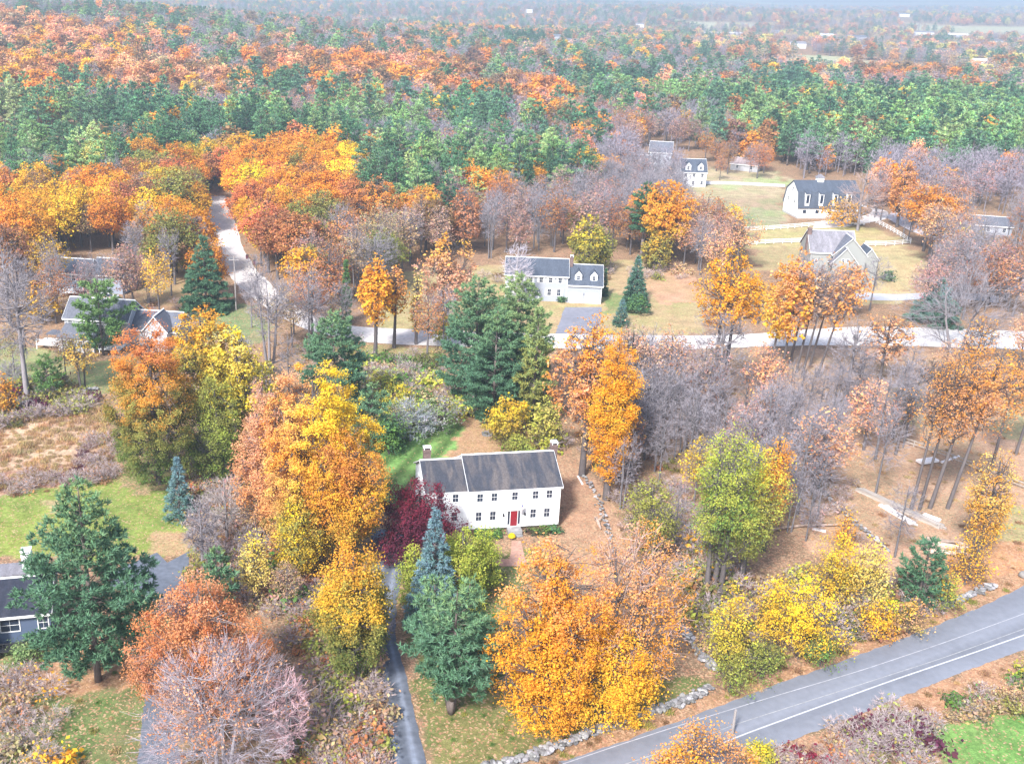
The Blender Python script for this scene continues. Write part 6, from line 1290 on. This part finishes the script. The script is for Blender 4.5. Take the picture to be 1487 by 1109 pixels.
UZ = [  # polygon, spacing, (kinds), tints, scale range
 ([(268,720),(330,640),(400,760),(480,850),(548,930),(558,1109),(556,1180),(400,1180),(440,1020),(400,900),(290,850)], 1.35, (0,1,2,3,4,5), ['brown','olive','rust','tan','olive','pink','green','darkolive'], (.5,1.3)),
 ([(425,960),(545,960),(560,1120),(470,1150),(425,1060)], 1.1, (0,1,3,5), ['redorange','rust','pink','tan','yellowgreen','paleyellow','crimson'], (.4,.9)),
 ([(290,560),(380,540),(410,600),(400,760),(300,700)], 1.9, (0,1,2,4), ['darkolive','olive','brown','green'], (.7,1.6)),
 ([(505,530),(640,512),(650,575),(715,598),(655,606),(560,632),(520,600)], 1.9, (0,1,2,4), ['olive','darkolive','green','tan','yellowgreen','palegreen'], (.7,1.5)),
 ([(540,590),(600,600),(560,650),(535,640)], 1.8, (0,1), ['green','darkolive'], (.7,1.3)),
 ([(660,600),(780,606),(815,640),(800,662),(765,640),(700,606)], 1.7, (0,1,3), ['olive','darkolive','tan','yellowgreen'], (.5,1.2)),
 ([(830,580),(920,580),(1000,690),(1010,800),(930,850),(905,760),(850,680)], 2.6, (0,3,4,5), ['tan','rust','olive','brown','pink'], (.4,1.0)),
 ([(930,740),(1000,760),(1090,850),(1240,830),(1350,850),(1340,905),(1120,965),(1050,985),(1010,930),(1000,860)], 1.4, (0,1,2,3,4,5), ['olive','darkolive','tan','brown','yellowgreen','brown','darkolive','gold'], (.5,1.3)),
 ([(950,560),(1230,620),(1250,790),(1100,740),(980,660)], 3.4, (3,4,5), ['tan','pink','brown'], (.5,1.1)),
 ([(-40,565),(80,560),(140,575),(120,600),(0,625),(-40,640)], 1.7, (0,1,3), ['darkolive','brown','olive','maroon'], (.6,1.4)),
 ([(-60,600),(140,592),(172,640),(152,690),(-60,722)], 1.25, (6,7,6,7,6), ['tan','tan','tan','tan','brown'], (.35,.8)),
 ([(120,640),(175,640),(165,700),(90,712),(0,722),(0,700),(100,690)], 1.3, (3,4,6), ['maroon','brown','rust'], (.4,.9)),
 ([(-40,985),(60,975),(90,1050),(90,1180),(-40,1180)], 1.7, (3,4,5,0), ['brown','rust','tan','gold'], (.4,1.0)),
 ([(1110,1105),(1230,1055),(1300,1030),(1362,1050),(1350,1109),(1340,1180),(1090,1180)], 1.15, (0,3,4,5), ['pink','crimson','rust','tan','olive','maroon','brown'], (.4,1.0)),
 ([(1362,1030),(1487,985),(1560,960),(1560,1010),(1487,1032),(1380,1050)], 1.2, (0,1,2,3), ['yellowgreen','olive','tan','green','yellowgreen','brown'], (.5,1.05)),
 ([(430,500),(540,495),(540,530),(440,540)], 2.6, (0,3), ['olive','tan','green'], (.5,1.1)),
 ([(700,400),(1000,388),(1010,400),(1000,405),(700,412)], 3.5, (0,3,4), ['brown','tan','olive'], (.6,1.3)),
 ([(-40,440),(300,440),(300,450),(-40,470)], 3.5, (0,3), ['brown','tan','olive'], (.5,1.2)),
]
pp = []; ui = []; us = []; ut = []
def in_road(x, y):
    return inpoly(x, y, gpoly(rU+rD[::-1])) | inpoly(x, y, gpoly([(535,765),(541,915),(546,960),(553,1040),(560,1109),(566,1200),(640,1200),(620,1109),(603,1040),(588,975),(574,930),(575,880),(600,775)]))
for poly, sp, kk, tt, (a, b) in UZ:
    q = zone_pts(poly, sp, .85); q = q[~in_road(q[:, 0], q[:, 1])]; nz = vnoise(q[:, 0], q[:, 1], 4.5, 95)
    for (x, y), n_ in zip(q, nz):
        s = rs.uniform(a, b)*(.65+.7*n_); pp.append((x, y, 0)); ui.append(kk[int(rs.integers(len(kk)))]); us.append((s*1.1, s*1.1, s)); ut.append(tintof(tt[int((n_*.75+rs.random()*.25)*len(tt)) % len(tt)]))
# grassy and leafy tufts that break up the woodland floor, verges and lawns
for poly, sp, tt, s0 in (([(1000,1015),(1330,900),(1370,872),(1487,842),(1487,848),(1300,930),(1040,1030),(800,1112),(760,1112)], 1.3, ['tan','brown','olive'], .28), ([(1120,1095),(1487,948),(1487,985),(1360,1030),(1230,1055)], 1.3, ['tan','brown','tan'], .28),
                        ([(880,515),(1487,515),(1487,850),(1360,865),(1240,830),(1100,740),(960,690)], 2.9, ['tan','brown','tan'], .26), ([(60,930),(262,930),(215,1109),(60,1160)], 2.2, ['olive','green','tan'], .25), ([(600,1000),(700,840),(760,820),(740,900),(780,1000),(1010,985),(830,1070),(640,1160)], 2.0, ['olive','green'], .22)):
    q = zone_pts(poly, sp, .6); q = q[~in_road(q[:, 0], q[:, 1])]
    for x, y in q: s = s0*rs.uniform(.6, 1.5); pp.append((x, y, 0)); ui.append(6+int(rs.integers(2))); us.append((s*1.4, s*1.4, s)); ut.append(tintof(tt[int(rs.integers(len(tt)))]))
print('undergrowth', len(pp))
instancer('undergrowth', pp, ui, rs.random(len(pp))*6.28, us, np.array(ut), UP, 'tangled brown, olive and rust brush covering banks and wood floor', 'undergrowth')
# ================================================================== HAZE, LIGHT, CAMERA
HAZE = 0.00033
mb = MB().box(-9000, 9000, -850, 13500, -45, 230); hz_m, nt, o = newmat('haze_air'); pv = N(nt, 'ShaderNodeVolumePrincipled')
pv.inputs['Color'].default_value = (.74, .87, 1, 1); pv.inputs['Density'].default_value = HAZE; pv.inputs['Anisotropy'].default_value = .2; nt.links.new(pv.outputs[0], o.inputs['Volume'])
hz = mb.build('haze', hz_m); hz['kind'] = 'stuff'; hz['label'] = 'pale blue haze in the distance'
SUN_EL, SUN_AZ = 43, 209     # azimuth clockwise from +Y
w = bpy.data.worlds.new('World'); SC.world = w; w.use_nodes = True; nt = w.node_tree; bg = nt.nodes['Background']; sk = nt.nodes.new('ShaderNodeTexSky'); sk.sky_type = 'NISHITA'; sk.sun_disc = False
sk.sun_elevation = math.radians(SUN_EL); sk.sun_rotation = math.radians(SUN_AZ); sk.dust_density = 2.0; sk.ozone_density = 1.6; nt.links.new(sk.outputs[0], bg.inputs[0]); bg.inputs[1].default_value = .11
ld = bpy.data.lights.new('sun', 'SUN'); ld.energy = 3.2; ld.angle = math.radians(8); ld.color = (1, .985, .96); so = bpy.data.objects.new('sun', ld); COL.objects.link(so)
az = math.radians(SUN_AZ); el = math.radians(SUN_EL); sd = Vector((math.sin(az)*math.cos(el), math.cos(az)*math.cos(el), math.sin(el))); so.rotation_euler = sd.to_track_quat('Z', 'Y').to_euler(); so.location = (0, 0, 150)
cd = bpy.data.cameras.new('camera'); co = bpy.data.objects.new('camera', cd); COL.objects.link(co); SC.camera = co
cd.sensor_width = 36; cd.lens = F/1487*36; cd.shift_x = (743.5-CX)/1487; cd.shift_y = 0; cd.clip_start = .5; cd.clip_end = 40000
M = Matrix.Identity(4)
for i in range(3): M[i][0] = RV[i]; M[i][1] = UV[i]; M[i][2] = -FW[i]; M[i][3] = CAM[i]
co.matrix_world = M
vs = SC.view_settings; vs.view_transform = 'Standard'; vs.look = 'None'; vs.gamma = 1; vs.exposure = 1.5
cy = SC.cycles; cy.max_bounces = 5; cy.diffuse_bounces = 3; cy.glossy_bounces = 2; cy.transmission_bounces = 3; cy.transparent_max_bounces = 4; cy.volume_bounces = 0; cy.use_denoising = True
